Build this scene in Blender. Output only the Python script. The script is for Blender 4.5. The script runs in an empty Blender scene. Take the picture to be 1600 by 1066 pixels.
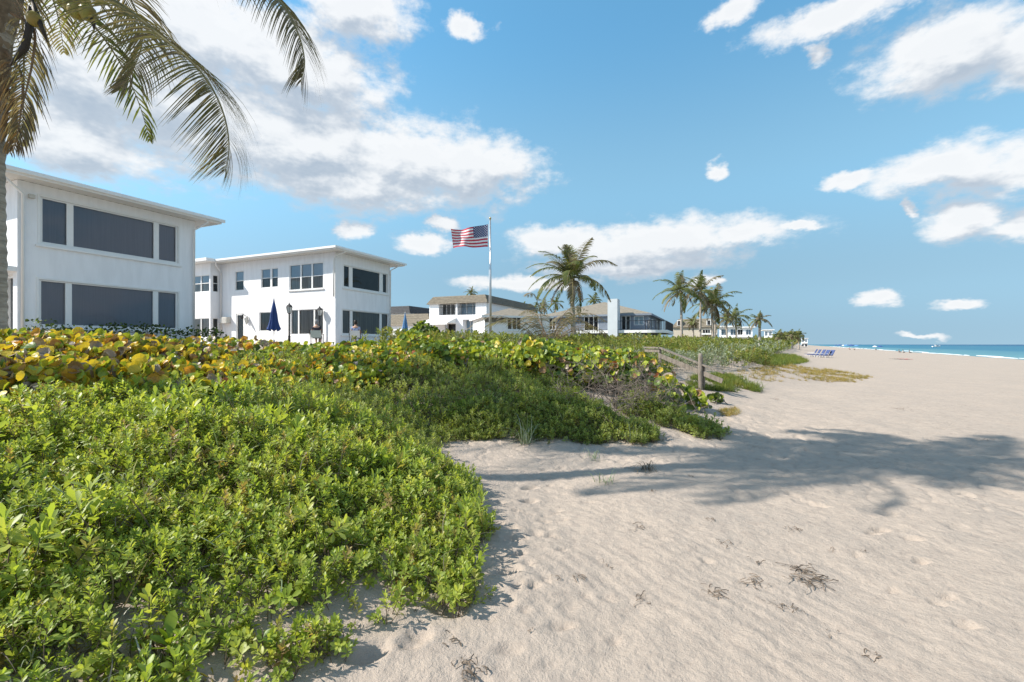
import bpy, bmesh, math, random
import numpy as np
from mathutils import Vector, Matrix

random.seed(7)
RNG = np.random.default_rng(11)
SC = bpy.context.scene
COL = SC.collection

# ---------------------------------------------------------------- camera
EYE = 1.7          # lens height above the sand underfoot
FPX = 711.1        # focal length in photograph pixels (16 mm on a 36 mm frame)
CPX, HPY = 800.0, 538.5
cam_d = bpy.data.cameras.new('camera')
cam_d.lens = 16.0
cam_d.sensor_width = 36.0
cam_d.shift_y = (HPY - 533.0) / 1600.0
cam_d.clip_start = 0.05
cam_d.clip_end = 60000.0
cam = bpy.data.objects.new('camera', cam_d)
COL.objects.link(cam)
cam.location = (0, 0, EYE)
cam.rotation_euler = (math.radians(90), 0, 0)
SC.camera = cam

# ---------------------------------------------------------------- sun, sky, exposure
SUN_EL = math.radians(41)
SUN_TRAVEL = Vector((1.0, 0.145, 0)).normalized()
SUN_AZ = math.atan2(-SUN_TRAVEL.x, -SUN_TRAVEL.y)      # compass angle of the sun, clockwise from +Y
sun_d = bpy.data.lights.new('sun', 'SUN')
sun_d.energy = 3.85
sun_d.angle = math.radians(0.53)
sun_d.color = (1.0, 0.93, 0.83)
sun = bpy.data.objects.new('sun', sun_d)
COL.objects.link(sun)
sdir = Vector((SUN_TRAVEL.x * math.cos(SUN_EL), SUN_TRAVEL.y * math.cos(SUN_EL), -math.sin(SUN_EL)))
sun.rotation_euler = sdir.to_track_quat('-Z', 'Y').to_euler()
sun.location = (-30, -5, 40)

SC.view_settings.view_transform = 'Standard'
SC.view_settings.look = 'None'
SC.view_settings.gamma = 1.0
SC.view_settings.use_curve_mapping = False
SC.view_settings.exposure = 1.0
try:
    SC.cycles.use_denoising = True
    SC.cycles.max_bounces = 8
    SC.cycles.transparent_max_bounces = 12
    SC.cycles.sample_clamp_indirect = 6.0
except Exception:
    pass


class NT:
    """small node-tree helper"""
    def __init__(self, tree):
        self.t = tree
    def n(self, kind, **kw):
        nd = self.t.nodes.new(kind)
        for k, v in kw.items():
            setattr(nd, k, v)
        return nd
    def set(self, sock, v):
        if hasattr(v, 'is_linked'):
            self.t.links.new(v, sock)
        else:
            sock.default_value = v
    def math(self, op, a, b=0.0, c=0.0, clamp=False):
        nd = self.n('ShaderNodeMath', operation=op, use_clamp=clamp)
        self.set(nd.inputs[0], a); self.set(nd.inputs[1], b); self.set(nd.inputs[2], c)
        return nd.outputs[0]
    def vmath(self, op, a, b=(0, 0, 0)):
        nd = self.n('ShaderNodeVectorMath', operation=op)
        self.set(nd.inputs[0], a); self.set(nd.inputs[1], b)
        return nd.outputs[1] if op in ('LENGTH', 'DOT_PRODUCT', 'DISTANCE') else nd.outputs[0]
    def mix(self, f, a, b, blend='MIX'):
        nd = self.n('ShaderNodeMix', data_type='RGBA', blend_type=blend)
        self.set(nd.inputs[0], f); self.set(nd.inputs[6], a); self.set(nd.inputs[7], b)
        return nd.outputs[2]
    def smooth(self, x, a, b, lo=0.0, hi=1.0):
        nd = self.n('ShaderNodeMapRange', interpolation_type='SMOOTHSTEP')
        self.set(nd.inputs[0], x)
        for i, v in ((1, a), (2, b), (3, lo), (4, hi)):
            nd.inputs[i].default_value = v
        return nd.outputs[0]
    def noise(self, vec, scale, detail=4.0, rough=0.55, dist=0.0, col=False):
        nd = self.n('ShaderNodeTexNoise')
        if vec is not None:
            self.set(nd.inputs['Vector'], vec)
        nd.inputs['Scale'].default_value = scale
        nd.inputs['Detail'].default_value = detail
        nd.inputs['Roughness'].default_value = rough
        nd.inputs['Distortion'].default_value = dist
        return nd.outputs['Color' if col else 'Fac']


def sky_dir(px, py):
    x, z = (px - CPX) / FPX, (HPY - py) / FPX
    return math.atan2(x, 1.0), math.atan2(z, math.hypot(x, 1.0))


# cumulus seen from the beach: compass bearing / elevation of each puff with its angular half-sizes
CLOUDS = [  # px, py, rx, ry
    (180, 120, 370, 135), (330, 60, 290, 100), (560, 15, 105, 70), (470, 120, 175, 90), (470, 225, 350, 100), (735, 266, 130, 66),
    (560, 285, 240, 50), (120, 215, 240, 75), (640, 245, 160, 60), (60, 60, 220, 90),
    (1480, 80, 170, 80), (1640, 65, 170, 95), (1330, 16, 200, 34), (1150, 15, 48, 30), (1286, 82, 26, 26),
    (1470, 262, 150, 40), (1620, 262, 160, 46), (1330, 282, 52, 14), (1510, 335, 90, 38), (1610, 345, 90, 36), (1428, 324, 16, 18),
    (1115, 262, 26, 16), (1010, 380, 220, 42), (870, 375, 90, 32), (1160, 368, 85, 26), (1240, 358, 36, 8), (980, 415, 180, 24), (1100, 440, 26, 14),
    (555, 356, 34, 20), (665, 378, 62, 18), (695, 347, 30, 13), (820, 442, 130, 14), (735, 42, 40, 24),
    (1373, 470, 42, 16), (1512, 478, 54, 11), (1430, 528, 45, 6),
]


def build_world():
    w = bpy.data.worlds.new('World')
    SC.world = w
    w.use_nodes = True
    t = w.node_tree
    t.nodes.clear()
    b = NT(t)
    q = b
    tc = b.n('ShaderNodeTexCoord')
    s = b.n('ShaderNodeSeparateXYZ'); b.set(s.inputs[0], tc.outputs['Generated'])
    az = b.math('ARCTAN2', s.outputs[0], s.outputs[1])
    el = b.math('ARCSINE', s.outputs[2])
    cv = b.n('ShaderNodeCombineXYZ'); b.set(cv.inputs[0], az); b.set(cv.inputs[1], el)
    v = cv.outputs[0]
    stretch = q.vmath('MULTIPLY', v, (1.0, 1.7, 1.0))
    wob = q.noise(stretch, 6.5, 5.0, 0.66, col=True)
    wob = q.vmath('SUBTRACT', wob, (0.5, 0.5, 0.5))
    wv = q.vmath('ADD', v, q.vmath('MULTIPLY', wob, (0.115, 0.07, 0.0)))

    def puffs(vec, least):
        """how deep inside the nearest puff a direction lies"""
        field = None
        for (px, py, rx, ry) in CLOUDS:
            if rx < least:
                continue
            az_, el_ = sky_dir(px, py)
            az2, _ = sky_dir(px + rx * 0.5, py)
            az1, _ = sky_dir(px - rx * 0.5, py)
            _, e2 = sky_dir(px, py - ry * 0.5)
            _, e1 = sky_dir(px, py + ry * 0.5)
            d = q.vmath('SUBTRACT', vec, (az_, el_, 0))
            d = q.vmath('MULTIPLY', d, (1.0 / (az2 - az1), 1.0 / (e2 - e1), 0))
            f = q.math('SUBTRACT', 1.0, q.vmath('LENGTH', d))
            field = f if field is None else q.math('SMOOTH_MAX', field, f, 0.25)
        return field
    field = puffs(wv, 0)
    # fair-weather clouds go on over the unseen sky, cover tuned for fill light
    away = q.math('MAXIMUM', q.smooth(q.math('ABSOLUTE', az), 0.95, 1.15), q.smooth(el, 0.66, 0.80))
    gen = q.noise(stretch, 2.2, 2.0, 0.5)
    gen = q.math('MULTIPLY', q.math('SUBTRACT', gen, 0.505), 5.0)
    gen = q.math('SUBTRACT', q.math('MULTIPLY', q.math('ADD', gen, 1.0), away), 1.0)
    field = q.math('MAXIMUM', field, gen)
    det = q.noise(stretch, 15.0, 5.0, 0.62)
    d0 = q.math('ADD', field, q.math('MULTIPLY', q.math('SUBTRACT', det, 0.43), 1.35))
    # sunlit tops and grey undersides are painted into the cloud colour
    up = q.vmath('ADD', wv, (-0.012, 0.045, 0.0))
    f1 = q.math('MAXIMUM', puffs(up, 80), -0.4)
    det1 = q.noise(q.vmath('ADD', stretch, (-0.010, 0.030, 0.0)), 15.0, 3.0, 0.62)
    dif = q.math('ADD', q.math('SUBTRACT', q.math('MAXIMUM', field, -0.4), f1), q.math('MULTIPLY', q.math('SUBTRACT', det, det1), 1.3))
    alpha = b.smooth(d0, -0.02, 0.60)
    lit = b.smooth(dif, -0.40, 0.42)
    thick = b.smooth(d0, 0.20, 0.9)
    lit = b.math('ADD', b.math('MULTIPLY', lit, 0.95), b.math('MULTIPLY', b.math('SUBTRACT', 1.0, thick), 0.30), clamp=True)
    ccol = b.mix(lit, (0.40, 0.47, 0.56, 1), (0.85, 0.86, 0.87, 1))
    sky = b.n('ShaderNodeTexSky', sky_type='NISHITA')
    sky.sun_disc = False
    sky.sun_elevation = SUN_EL
    sky.sun_rotation = SUN_AZ
    sky.altitude = 0.0
    sky.air_density = 1.0
    sky.dust_density = 0.0
    sky.ozone_density = 6.0
    # look the colour up a little higher so that the horizon stays blue, as in clear sea air
    hz = b.math('ADD', b.math('MULTIPLY', b.math('MAXIMUM', s.outputs[2], 0.0), 0.55), 0.32)
    hv = b.n('ShaderNodeCombineXYZ'); b.set(hv.inputs[0], s.outputs[0]); b.set(hv.inputs[1], s.outputs[1]); b.set(hv.inputs[2], hz)
    b.set(sky.inputs[0], b.vmath('NORMALIZE', hv.outputs[0]))
    rp = b.n('ShaderNodeValToRGB')
    rp.color_ramp.interpolation = 'EASE'
    while len(rp.color_ramp.elements) < 4:
        rp.color_ramp.elements.new(0.5)
    for e_, (pos, c_) in zip(rp.color_ramp.elements, ((0.0, (0.77, 0.62, 0.41)), (0.15, (0.86, 0.75, 0.50)), (0.45, (0.945, 0.97, 0.68)), (0.9, (0.645, 0.90, 0.73)))):
        e_.position = pos; e_.color = (*c_, 1)
    b.set(rp.inputs[0], b.math('DIVIDE', el, 0.70, clamp=True))
    tint = b.vmath('MULTIPLY', rp.outputs[0], (1.30, 1.30, 1.30))
    skyc = b.mix(1.0, sky.outputs[0], tint, 'MULTIPLY')
    bg1 = b.n('ShaderNodeBackground'); b.set(bg1.inputs[0], skyc); bg1.inputs[1].default_value = SKY_STRENGTH
    bg2 = b.n('ShaderNodeBackground'); b.set(bg2.inputs[0], ccol); bg2.inputs[1].default_value = CLOUD_STRENGTH
    mx = b.n('ShaderNodeMixShader')
    b.set(mx.inputs[0], b.math('MULTIPLY', alpha, 0.94)); b.set(mx.inputs[1], bg1.outputs[0]); b.set(mx.inputs[2], bg2.outputs[0])
    out = b.n('ShaderNodeOutputWorld')
    b.set(out.inputs[0], mx.outputs[0])
    w.cycles.sampling_method = 'MANUAL'
    w.cycles.sample_map_resolution = 256


SKY_STRENGTH = 0.14
CLOUD_STRENGTH = 0.57
build_world()

# ---------------------------------------------------------------- materials
def mat(name, col, rough=0.7, var=0.0, scale=4.0, bump=0.0, bscale=40.0, metal=0.0, spec=0.4, col2=None, stretch=(1, 1, 1), coords='Object'):
    """plain procedural paint: base colour with a noise mottling and a fine relief"""
    m = bpy.data.materials.new(name)
    m.use_nodes = True
    b = NT(m.node_tree)
    p = m.node_tree.nodes['Principled BSDF']
    p.inputs['Roughness'].default_value = rough
    p.inputs['Metallic'].default_value = metal
    p.inputs['Specular IOR Level'].default_value = spec
    c = (*col, 1)
    tc = b.n('ShaderNodeTexCoord').outputs[coords]
    tc = b.vmath('MULTIPLY', tc, stretch)
    if col2 is None:
        col2 = tuple(max(0, v * (1 - var)) for v in col)
    if var or col2:
        f = b.smooth(b.noise(tc, scale, 5.0, 0.6), 0.35, 0.65)
        b.set(p.inputs['Base Color'], b.mix(f, c, (*col2, 1)))
    else:
        p.inputs['Base Color'].default_value = c
    if bump:
        bp = b.n('ShaderNodeBump')
        bp.inputs['Strength'].default_value = bump
        bp.inputs['Distance'].default_value = 0.02
        b.set(bp.inputs['Height'], b.noise(tc, bscale, 4.0, 0.6))
        b.set(p.inputs['Normal'], bp.outputs[0])
    return m


def leaf_mat(name, cols, trans=0.35, rough=0.45, spec=0.35, rand='object', weights=None):
    """leaf surface: a colour per leaf or per sprig drawn from a small ramp, with light coming through"""
    m = bpy.data.materials.new(name)
    m.use_nodes = True
    t = m.node_tree
    b = NT(t)
    p = t.nodes['Principled BSDF']
    out = t.nodes['Material Output']
    if rand == 'object':
        r = b.n('ShaderNodeObjectInfo').outputs['Random']
    else:
        r = b.n('ShaderNodeNewGeometry').outputs['Random Per Island']
    rp = b.n('ShaderNodeValToRGB')
    rp.color_ramp.interpolation = 'LINEAR'
    el = rp.color_ramp.elements
    while len(el) < len(cols):
        el.new(0.5)
    for i, c in enumerate(cols):
        el[i].position = i / max(1, len(cols) - 1)
        el[i].color = (*c, 1)
    b.set(rp.inputs[0], r)
    c = rp.outputs[0]
    p.inputs['Roughness'].default_value = rough
    p.inputs['Specular IOR Level'].default_value = spec
    b.set(p.inputs['Base Color'], c)
    tr = b.n('ShaderNodeBsdfTranslucent')
    b.set(tr.inputs[0], b.mix(1.0, c, (1.35, 1.3, 0.6, 1), 'MULTIPLY'))
    mx = b.n('ShaderNodeMixShader')
    mx.inputs[0].default_value = trans
    b.set(mx.inputs[1], p.outputs[0]); b.set(mx.inputs[2], tr.outputs[0])
    b.set(out.inputs[0], mx.outputs[0])
    return m


# ---------------------------------------------------------------- mesh helpers
def tag(o, label=None, cat=None, group=None, kind=None):
    if label: o['label'] = label
    if cat: o['category'] = cat
    if group: o['group'] = group
    if kind: o['kind'] = kind
    return o


def link(name, me, parent=None):
    o = bpy.data.objects.new(name, me)
    COL.objects.link(o)
    if parent is not None:
        o.parent = parent
    return o


def empty(name, loc=(0, 0, 0), rz=0.0):
    o = link(name, None)
    o.empty_display_size = 0.3
    o.location = loc
    o.rotation_euler = (0, 0, rz)
    return o


def mesh_np(name, V, F, mats, smooth=False, mi=None):
    """F: (n,k) array of one face size, or a list of faces"""
    me = bpy.data.meshes.new(name)
    V = np.asarray(V, dtype=np.float32)
    if isinstance(F, np.ndarray):
        n, k = F.shape
        me.vertices.add(len(V)); me.vertices.foreach_set('co', V.ravel())
        me.loops.add(n * k); me.loops.foreach_set('vertex_index', F.astype(np.int32).ravel())
        me.polygons.add(n)
        me.polygons.foreach_set('loop_start', np.arange(0, n * k, k, dtype=np.int32))
        me.update(calc_edges=True)
    else:
        me.from_pydata([tuple(v) for v in V.tolist()], [], F)
        me.update()
    for m in (mats if isinstance(mats, (list, tuple)) else [mats]):
        me.materials.append(m)
    if mi is not None:
        me.polygons.foreach_set('material_index', np.asarray(mi, dtype=np.int32))
    if smooth:
        me.polygons.foreach_set('use_smooth', np.ones(len(me.polygons), dtype=bool))
    return me


class MB:
    """collects faces of ONE part"""
    def __init__(self):
        self.v, self.f, self.m = [], [], []
    def poly(self, pts, mi=0):
        k = len(self.v)
        self.v.extend([tuple(p) for p in pts])
        self.f.append(tuple(range(k, k + len(pts)))); self.m.append(mi)
        return self
    def box(self, x0, x1, y0, y1, z0, z1, mi=0, fr=None):
        c = [(x0, y0, z0), (x1, y0, z0), (x1, y1, z0), (x0, y1, z0), (x0, y0, z1), (x1, y0, z1), (x1, y1, z1), (x0, y1, z1)]
        if fr is not None:
            c = [fr(*p) for p in c]
        return self.hexa(c, mi)
    def hexa(self, c, mi=0):
        k = len(self.v)
        self.v.extend([tuple(p) for p in c])
        for q in ((3, 2, 1, 0), (4, 5, 6, 7), (0, 1, 5, 4), (1, 2, 6, 5), (2, 3, 7, 6), (3, 0, 4, 7)):
            self.f.append(tuple(k + i for i in q)); self.m.append(mi)
        return self
    def tube(self, pts, rad, n=8, mi=0, cap=True):
        pts = [Vector(p) for p in pts]
        if not isinstance(rad, (list, tuple)):
            rad = [rad] * len(pts)
        k0 = len(self.v)
        prev = None
        for i, p in enumerate(pts):
            tg = (pts[min(i + 1, len(pts) - 1)] - pts[max(i - 1, 0)]).normalized()
            if prev is None:
                a = tg.cross(Vector((0, 0, 1)))
                if a.length < 1e-3:
                    a = tg.cross(Vector((0, 1, 0)))
            else:
                a = prev - tg * prev.dot(tg)
            a.normalize(); prev = a
            bb = tg.cross(a)
            for j in range(n):
                th = 2 * math.pi * j / n
                self.v.append(tuple(p + (a * math.cos(th) + bb * math.sin(th)) * rad[i]))
        for i in range(len(pts) - 1):
            for j in range(n):
                a0, a1 = k0 + i * n + j, k0 + i * n + (j + 1) % n
                self.f.append((a0, a1, a1 + n, a0 + n)); self.m.append(mi)
        if cap:
            self.f.append(tuple(k0 + j for j in reversed(range(n)))); self.m.append(mi)
            e = k0 + (len(pts) - 1) * n
            self.f.append(tuple(e + j for j in range(n))); self.m.append(mi)
        return self
    def lathe(self, prof, n=16, c=(0, 0, 0), mi=0):
        """prof: list of (r, z)"""
        k0 = len(self.v)
        for r, z in prof:
            for j in range(n):
                th = 2 * math.pi * j / n
                self.v.append((c[0] + r * math.cos(th), c[1] + r * math.sin(th), c[2] + z))
        for i in range(len(prof) - 1):
            for j in range(n):
                a0, a1 = k0 + i * n + j, k0 + i * n + (j + 1) % n
                self.f.append((a0, a1, a1 + n, a0 + n)); self.m.append(mi)
        return self
    def build(self, name, mats, parent=None, smooth=False):
        me = mesh_np(name, np.array(self.v, dtype=np.float32), self.f, mats, smooth, self.m)
        return link(name, me, parent)


# ---------------------------------------------------------------- noise and terrain
_perm = np.random.default_rng(3).permutation(512)
_perm = np.concatenate([_perm, _perm])
_ang = np.random.default_rng(4).uniform(0, 2 * np.pi, 1024)


def pnoise(x, y):
    x = np.asarray(x, float); y = np.asarray(y, float)
    xi, yi = np.floor(x).astype(int), np.floor(y).astype(int)
    xf, yf = x - xi, y - yi
    def grad(ix, iy, dx, dy):
        h = _ang[_perm[(_perm[ix & 511] + iy) & 511]]
        return np.cos(h) * dx + np.sin(h) * dy
    u, v = xf ** 3 * (xf * (xf * 6 - 15) + 10), yf ** 3 * (yf * (yf * 6 - 15) + 10)
    n00, n10 = grad(xi, yi, xf, yf), grad(xi + 1, yi, xf - 1, yf)
    n01, n11 = grad(xi, yi + 1, xf, yf - 1), grad(xi + 1, yi + 1, xf - 1, yf - 1)
    return (n00 + u * (n10 - n00)) * (1 - v) + (n01 + u * (n11 - n01)) * v


def fbm(x, y, o=4, lac=2.03, gain=0.5):
    s, a = 0.0, 1.0
    for i in range(o):
        s = s + a * pnoise(x + 17.3 * i, y - 9.1 * i)
        x, y, a = x * lac, y * lac, a * gain
    return s


def sstep(x, a, b):
    t = np.clip((np.asarray(x, float) - a) / (b - a), 0, 1)
    return t * t * (3 - 2 * t)


SHX, SHY = 0.535, 0.845        # direction of the shoreline on the ground


def pq(x, y):
    """p: metres from the camera line towards the sea, q: metres along the beach"""
    return x * SHY - y * SHX, x * SHX + y * SHY


TOE_Q = np.array([-60, -10, 1.0, 2.3, 3.3, 4.3, 5.2, 6.0, 6.7, 7.7, 9.0, 14, 19, 24, 28, 34, 60, 120, 400, 3000.])
TOE_P = np.array([-2.6, -2.4, -2.1, -1.9, -2.3, -3.5, -4.8, -5.0, -4.0, -2.3, -1.5, -1.3, -0.9, 0.6, 1.2, 0.8, 0.5, 0.5, 0.5, 0.5])


def inland(x, y):
    """metres behind the toe of the dune (negative on the open beach)"""
    p, q = pq(x, y)
    return np.interp(q, TOE_Q, TOE_P) - p


PRINTS = []


def big_shape(x, y):
    t = inland(x, y)
    p, q = pq(x, y)
    dune = np.interp(t, [-3, -1, 0, 1, 2, 3.5, 6, 9, 13, 40], [0, 0.0, 0.06, 0.25, 0.46, 0.74, 1.16, 1.50, 1.66, 1.72])
    # the crest sinks a little further along the shore
    dune = dune * np.interp(q, [-20, 30, 70, 200], [1, 1, 0.86, 0.8])
    beach = -1.62 * np.clip(p / 42.0, 0, None) ** 1.25
    beach = np.where(p > 42, -1.62 - (p - 42) * 0.12, beach)
    return np.where(t > -3, dune, 0) + np.where(t > 0, 0, 1) * beach


def ground_z(x, y):
    x = np.asarray(x, float); y = np.asarray(y, float)
    return big_shape(x, y) + 0.05 * fbm(x * 0.35, y * 0.35, 2)


def gz(x, y):
    return float(ground_z(np.array([x]), np.array([y]))[0])


def ground_at(px, py, z0=0.0):
    """the point of the ground seen at a spot of the photograph (march along the ray)"""
    dx, dz = (px - CPX) / FPX, -(py - HPY) / FPX
    ys = np.concatenate([np.arange(1.2, 40, 0.04), np.arange(40, 400, 0.4)])
    g = ground_z(dx * ys, ys) + z0
    below = np.nonzero(EYE + dz * ys <= g)[0]
    Y = ys[below[0]] if len(below) else 300.0
    return Vector((dx * Y, Y, float(ground_z(np.array([dx * Y]), np.array([Y]))[0])))


def at(px, py, Y):
    return Vector(((px - CPX) / FPX * Y, Y, EYE - (py - HPY) / FPX * Y))


def sand_relief(x, y):
    """trodden and wind-blown relief of the loose sand"""
    d = np.hypot(x, y)
    near = sstep(d, 60, 8)
    t = inland(x, y)
    open_ = sstep(t, 1.2, -0.4)
    z = 0.022 * fbm(x * 1.1 + 3, y * 1.1, 3)
    # wind ripples in the foreground, running towards the lower left of the view
    u = (x * 0.86 + y * 0.50)
    rip = np.sin(2 * np.pi * (u / 0.115 + 0.9 * fbm(x * 0.8, y * 0.8, 2)))
    ripm = sstep(fbm(x * 0.5 - 4, y * 0.5 + 2, 2), -0.25, 0.35) * sstep(d, 7, 3)
    z = z + 0.0036 * rip * ripm
    # low drifts left by the wind across the slope
    z = z + 0.020 * sstep(fbm(x * 0.55 + y * 0.25, y * 1.3 - x * 0.5, 3), -0.1, 0.5) * open_
    # trampled sand further out
    tr = np.abs(fbm(x * 1.9 + 40, y * 1.9, 3))
    z = z - 0.032 * sstep(tr, 0.16, 0.0) * sstep(d, 4.5, 9) * near * open_
    z = z + 0.010 * fbm(x * 6, y * 6, 3) * sstep(d, 16, 4) + 0.005 * fbm(x * 17 + 2, y * 17, 2) * sstep(d, 9, 3)
    return z * near


def build_ground():
    def axis(lo, a, b, hi, step, grow):
        mid = list(np.arange(a, b, step))
        up, s, v = [], step, b
        while v < hi:
            up.append(v); s = min(s * grow, 220); v += s
        dn, s, v = [], step, a
        while v > lo:
            s = min(s * grow, 220); v -= s; dn.append(v)
        return np.array(dn[::-1] + mid + up + [hi])
    xs = axis(-3000, -2.2, 5.2, 2600, 0.026, 1.045)
    ys = axis(-40, 1.25, 7.6, 4200, 0.026, 1.022)
    X, Y = np.meshgrid(xs, ys)
    Z = ground_z(X, Y) + sand_relief(X, Y)
    # footprints and hollows
    rg = np.random.default_rng(5)
    prints = []
    for px, py, s in ((828, 763, 1.2), (826, 786, 1.2), (792, 900, 1.0), (700, 955, 1.3), (655, 992, .9), (640, 1010, .8), (775, 820, .8), (801, 842, .9),
                      (838, 832, .6), (858, 838, .6), (812, 866, .7), (850, 815, .7), (866, 806, .5), (833, 920, .7), (806, 802, .6), (580, 1023, 1.1),
                      (1375, 830, .9), (1365, 836, .8), (1440, 880, .8), (1425, 845, .8), (1480, 935, .7), (1465, 945, .6), (1338, 870, .5),
                      (1510, 985, .7), (1395, 925, .5), (960, 1010, .5), (1105, 880, .6), (705, 935, 1.0), (735, 905, .8)):
        g = ground_at(px, py)
        prints.append((g.x, g.y, 0.085 * s, 0.052 * s, rg.uniform(-.5, .9), 0.048 * s))
    for i in range(70):            # a loose trail along the foot of the dune
        y = rg.uniform(2.0, 6.8); x = -.15 + .10 * (y - 3) + rg.normal(.25, .30)
        prints.append((x, y, rg.uniform(.03, .085), rg.uniform(.025, .05), rg.uniform(-.6, 1.2), rg.uniform(.008, .028)))
    for i in range(520):           # the trodden part of the beach
        d = rg.uniform(5.5, 40) ** 1.0
        a = math.radians(rg.uniform(8, 50))
        x, y = d * math.sin(a), d * math.cos(a)
        if inland(np.array([x]), np.array([y]))[0] > -0.6:
            continue
        prints.append((x, y, rg.uniform(.07, .12), rg.uniform(.05, .08), rg.uniform(0, 3.1), rg.uniform(.015, .03)))
    for (x, y, a, b_, th, dep) in prints:
        i0, i1 = np.searchsorted(xs, [x - 4 * a, x + 4 * a]); j0, j1 = np.searchsorted(ys, [y - 4 * a, y + 4 * a])
        if i1 <= i0 or j1 <= j0:
            continue
        dx, dy = X[j0:j1, i0:i1] - x, Y[j0:j1, i0:i1] - y
        u, v = dx * math.cos(th) + dy * math.sin(th), -dx * math.sin(th) + dy * math.cos(th)
        r = np.sqrt((u / a) ** 2 + (v / b_) ** 2)
        Z[j0:j1, i0:i1] += -dep * np.exp(-(r ** 4)) + dep * 0.16 * np.exp(-((r - 1.5) / .4) ** 2)
    ny, nx = X.shape
    V = np.stack([X, Y, Z], -1).reshape(-1, 3)
    idx = np.arange(ny * nx).reshape(ny, nx)
    F = np.stack([idx[:-1, :-1], idx[:-1, 1:], idx[1:, 1:], idx[1:, :-1]], -1).reshape(-1, 4)
    m = bpy.data.materials.new('sand')
    m.use_nodes = True
    b = NT(m.node_tree)
    p = m.node_tree.nodes['Principled BSDF']
    p.inputs['Roughness'].default_value = 0.95
    p.inputs['Specular IOR Level'].default_value = 0.12
    co = b.n('ShaderNodeTexCoord').outputs['Object']
    n1 = b.noise(co, 0.7, 4, 0.6)
    n2 = b.noise(co, 260.0, 2, 0.7)
    n3 = b.noise(co, 9.0, 5, 0.6)
    c = b.mix(b.smooth(n1, 0.3, 0.7), (0.44, 0.368, 0.306, 1), (0.405, 0.345, 0.292, 1))
    c = b.mix(b.smooth(n3, 0.45, 0.75), c, (0.35, 0.295, 0.25, 1))
    c = b.mix(b.math('MULTIPLY', b.smooth(n2, 0.35, 0.75), 0.45), c, (0.24, 0.195, 0.16, 1))
    # soil under the turf behind the dune
    b.set(p.inputs['Base Color'], c)
    bp = b.n('ShaderNodeBump'); bp.inputs['Strength'].default_value = 0.75; bp.inputs['Distance'].default_value = 0.010
    b.set(bp.inputs['Height'], b.math('ADD', b.noise(co, 130.0, 3, 0.7), b.math('ADD', b.math('MULTIPLY', b.noise(co, 24.0, 4, 0.6), 2.2), b.math('MULTIPLY', b.noise(co, 4.2, 4, 0.65), 4.0))))
    b.set(p.inputs['Normal'], bp.outputs[0])
    o = link('ground', mesh_np('ground', V, F, m, smooth=True))
    tag(o, 'pale pinkish beach sand with ripples, footprints and a low dune', kind='structure')


def build_sea():
    m = bpy.data.materials.new('sea_water')
    m.use_nodes = True
    b = NT(m.node_tree)
    p = m.node_tree.nodes['Principled BSDF']
    p.inputs['Roughness'].default_value = 0.45; p.inputs['Specular IOR Level'].default_value = 0.12
    p.inputs['IOR'].default_value = 1.33
    co = b.n('ShaderNodeTexCoord').outputs['Object']
    # distance from the shore: x axis of the sheet points out to sea
    s = b.n('ShaderNodeSeparateXYZ'); b.set(s.inputs[0], co)
    wob = b.math('MULTIPLY', b.math('SUBTRACT', b.noise(b.vmath('MULTIPLY', co, (1, .15, 1)), 0.03, 4, .6), .5), 60)
    d = b.math('ADD', s.outputs[0], wob)
    c = b.mix(b.smooth(d, 3, 60), (0.095, 0.23, 0.27, 1), (0.03, 0.145, 0.225, 1))
    c = b.mix(b.smooth(d, 80, 900), c, (0.012, 0.07, 0.16, 1))
    b.set(p.inputs['Base Color'], c)
    bp = b.n('ShaderNodeBump'); bp.inputs['Strength'].default_value = 0.6; bp.inputs['Distance'].default_value = 0.25
    b.set(bp.inputs['Height'], b.math('ADD', b.noise(b.vmath('MULTIPLY', co, (1, .35, 1)), 0.45, 5, 0.6), b.math('MULTIPLY', b.noise(co, 2.2, 3, .6), .35)))
    b.set(p.inputs['Normal'], bp.outputs[0])
    # sheet in shore coordinates: x out to sea, y along the shore
    xs = np.array([-6, 0, 10, 20, 40, 80, 160, 400, 1000, 3000, 9000, 30000.])
    ys = np.array([-20000, -3000, -200, 0, 40, 100, 200, 400, 1000, 3000, 9000, 30000.])
    X, Y = np.meshgrid(xs, ys)
    V = np.stack([X, Y, 0 * X], -1).reshape(-1, 3)
    idx = np.arange(V.shape[0]).reshape(X.shape)
    F = np.stack([idx[:-1, :-1], idx[:-1, 1:], idx[1:, 1:], idx[1:, :-1]], -1).reshape(-1, 4)
    o = link('sea', mesh_np('sea', V, F, m))
    o.location = (42 * SHY, -42 * SHX, -1.55)
    o.rotation_euler = (0, 0, math.atan2(-SHX, SHY))
    tag(o, 'turquoise sea reaching to the horizon', kind='structure')
    # low breaking swell along the water line
    fm = mat('foam', (0.8, 0.82, 0.82), 0.8)
    rg = np.random.default_rng(2)
    V, F = [], []
    q = -60.0
    while q < 900:
        L = rg.uniform(8, 30); w = rg.uniform(.25, .8) * (1 + q / 300); off = rg.uniform(-.6, 3.5) if rg.random() < .5 else rg.uniform(-.6, .3)
        n = 10
        k = len(V)
        for i in range(n + 1):
            s_ = i / n
            ww = w * math.sin(math.pi * s_) + .02
            oo = off + .5 * math.sin(q * .13 + s_ * 2.1)
            V += [(oo - ww, q + L * s_, .02), (oo, q + L * s_, .10 + .06 * math.sin(math.pi * s_)), (oo + ww, q + L * s_, .02)]
        for i in range(n):
            for j in (0, 1):
                a = k + i * 3 + j
                F.append((a, a + 1, a + 4, a + 3))
        q += L * rg.uniform(.5, 1.1)
    f = link('surf', mesh_np('surf', np.array(V), F, fm, smooth=True))
    f.location = o.location; f.rotation_euler = o.rotation_euler
    tag(f, 'thin white surf along the water line', kind='stuff')


build_ground()
build_sea()

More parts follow.
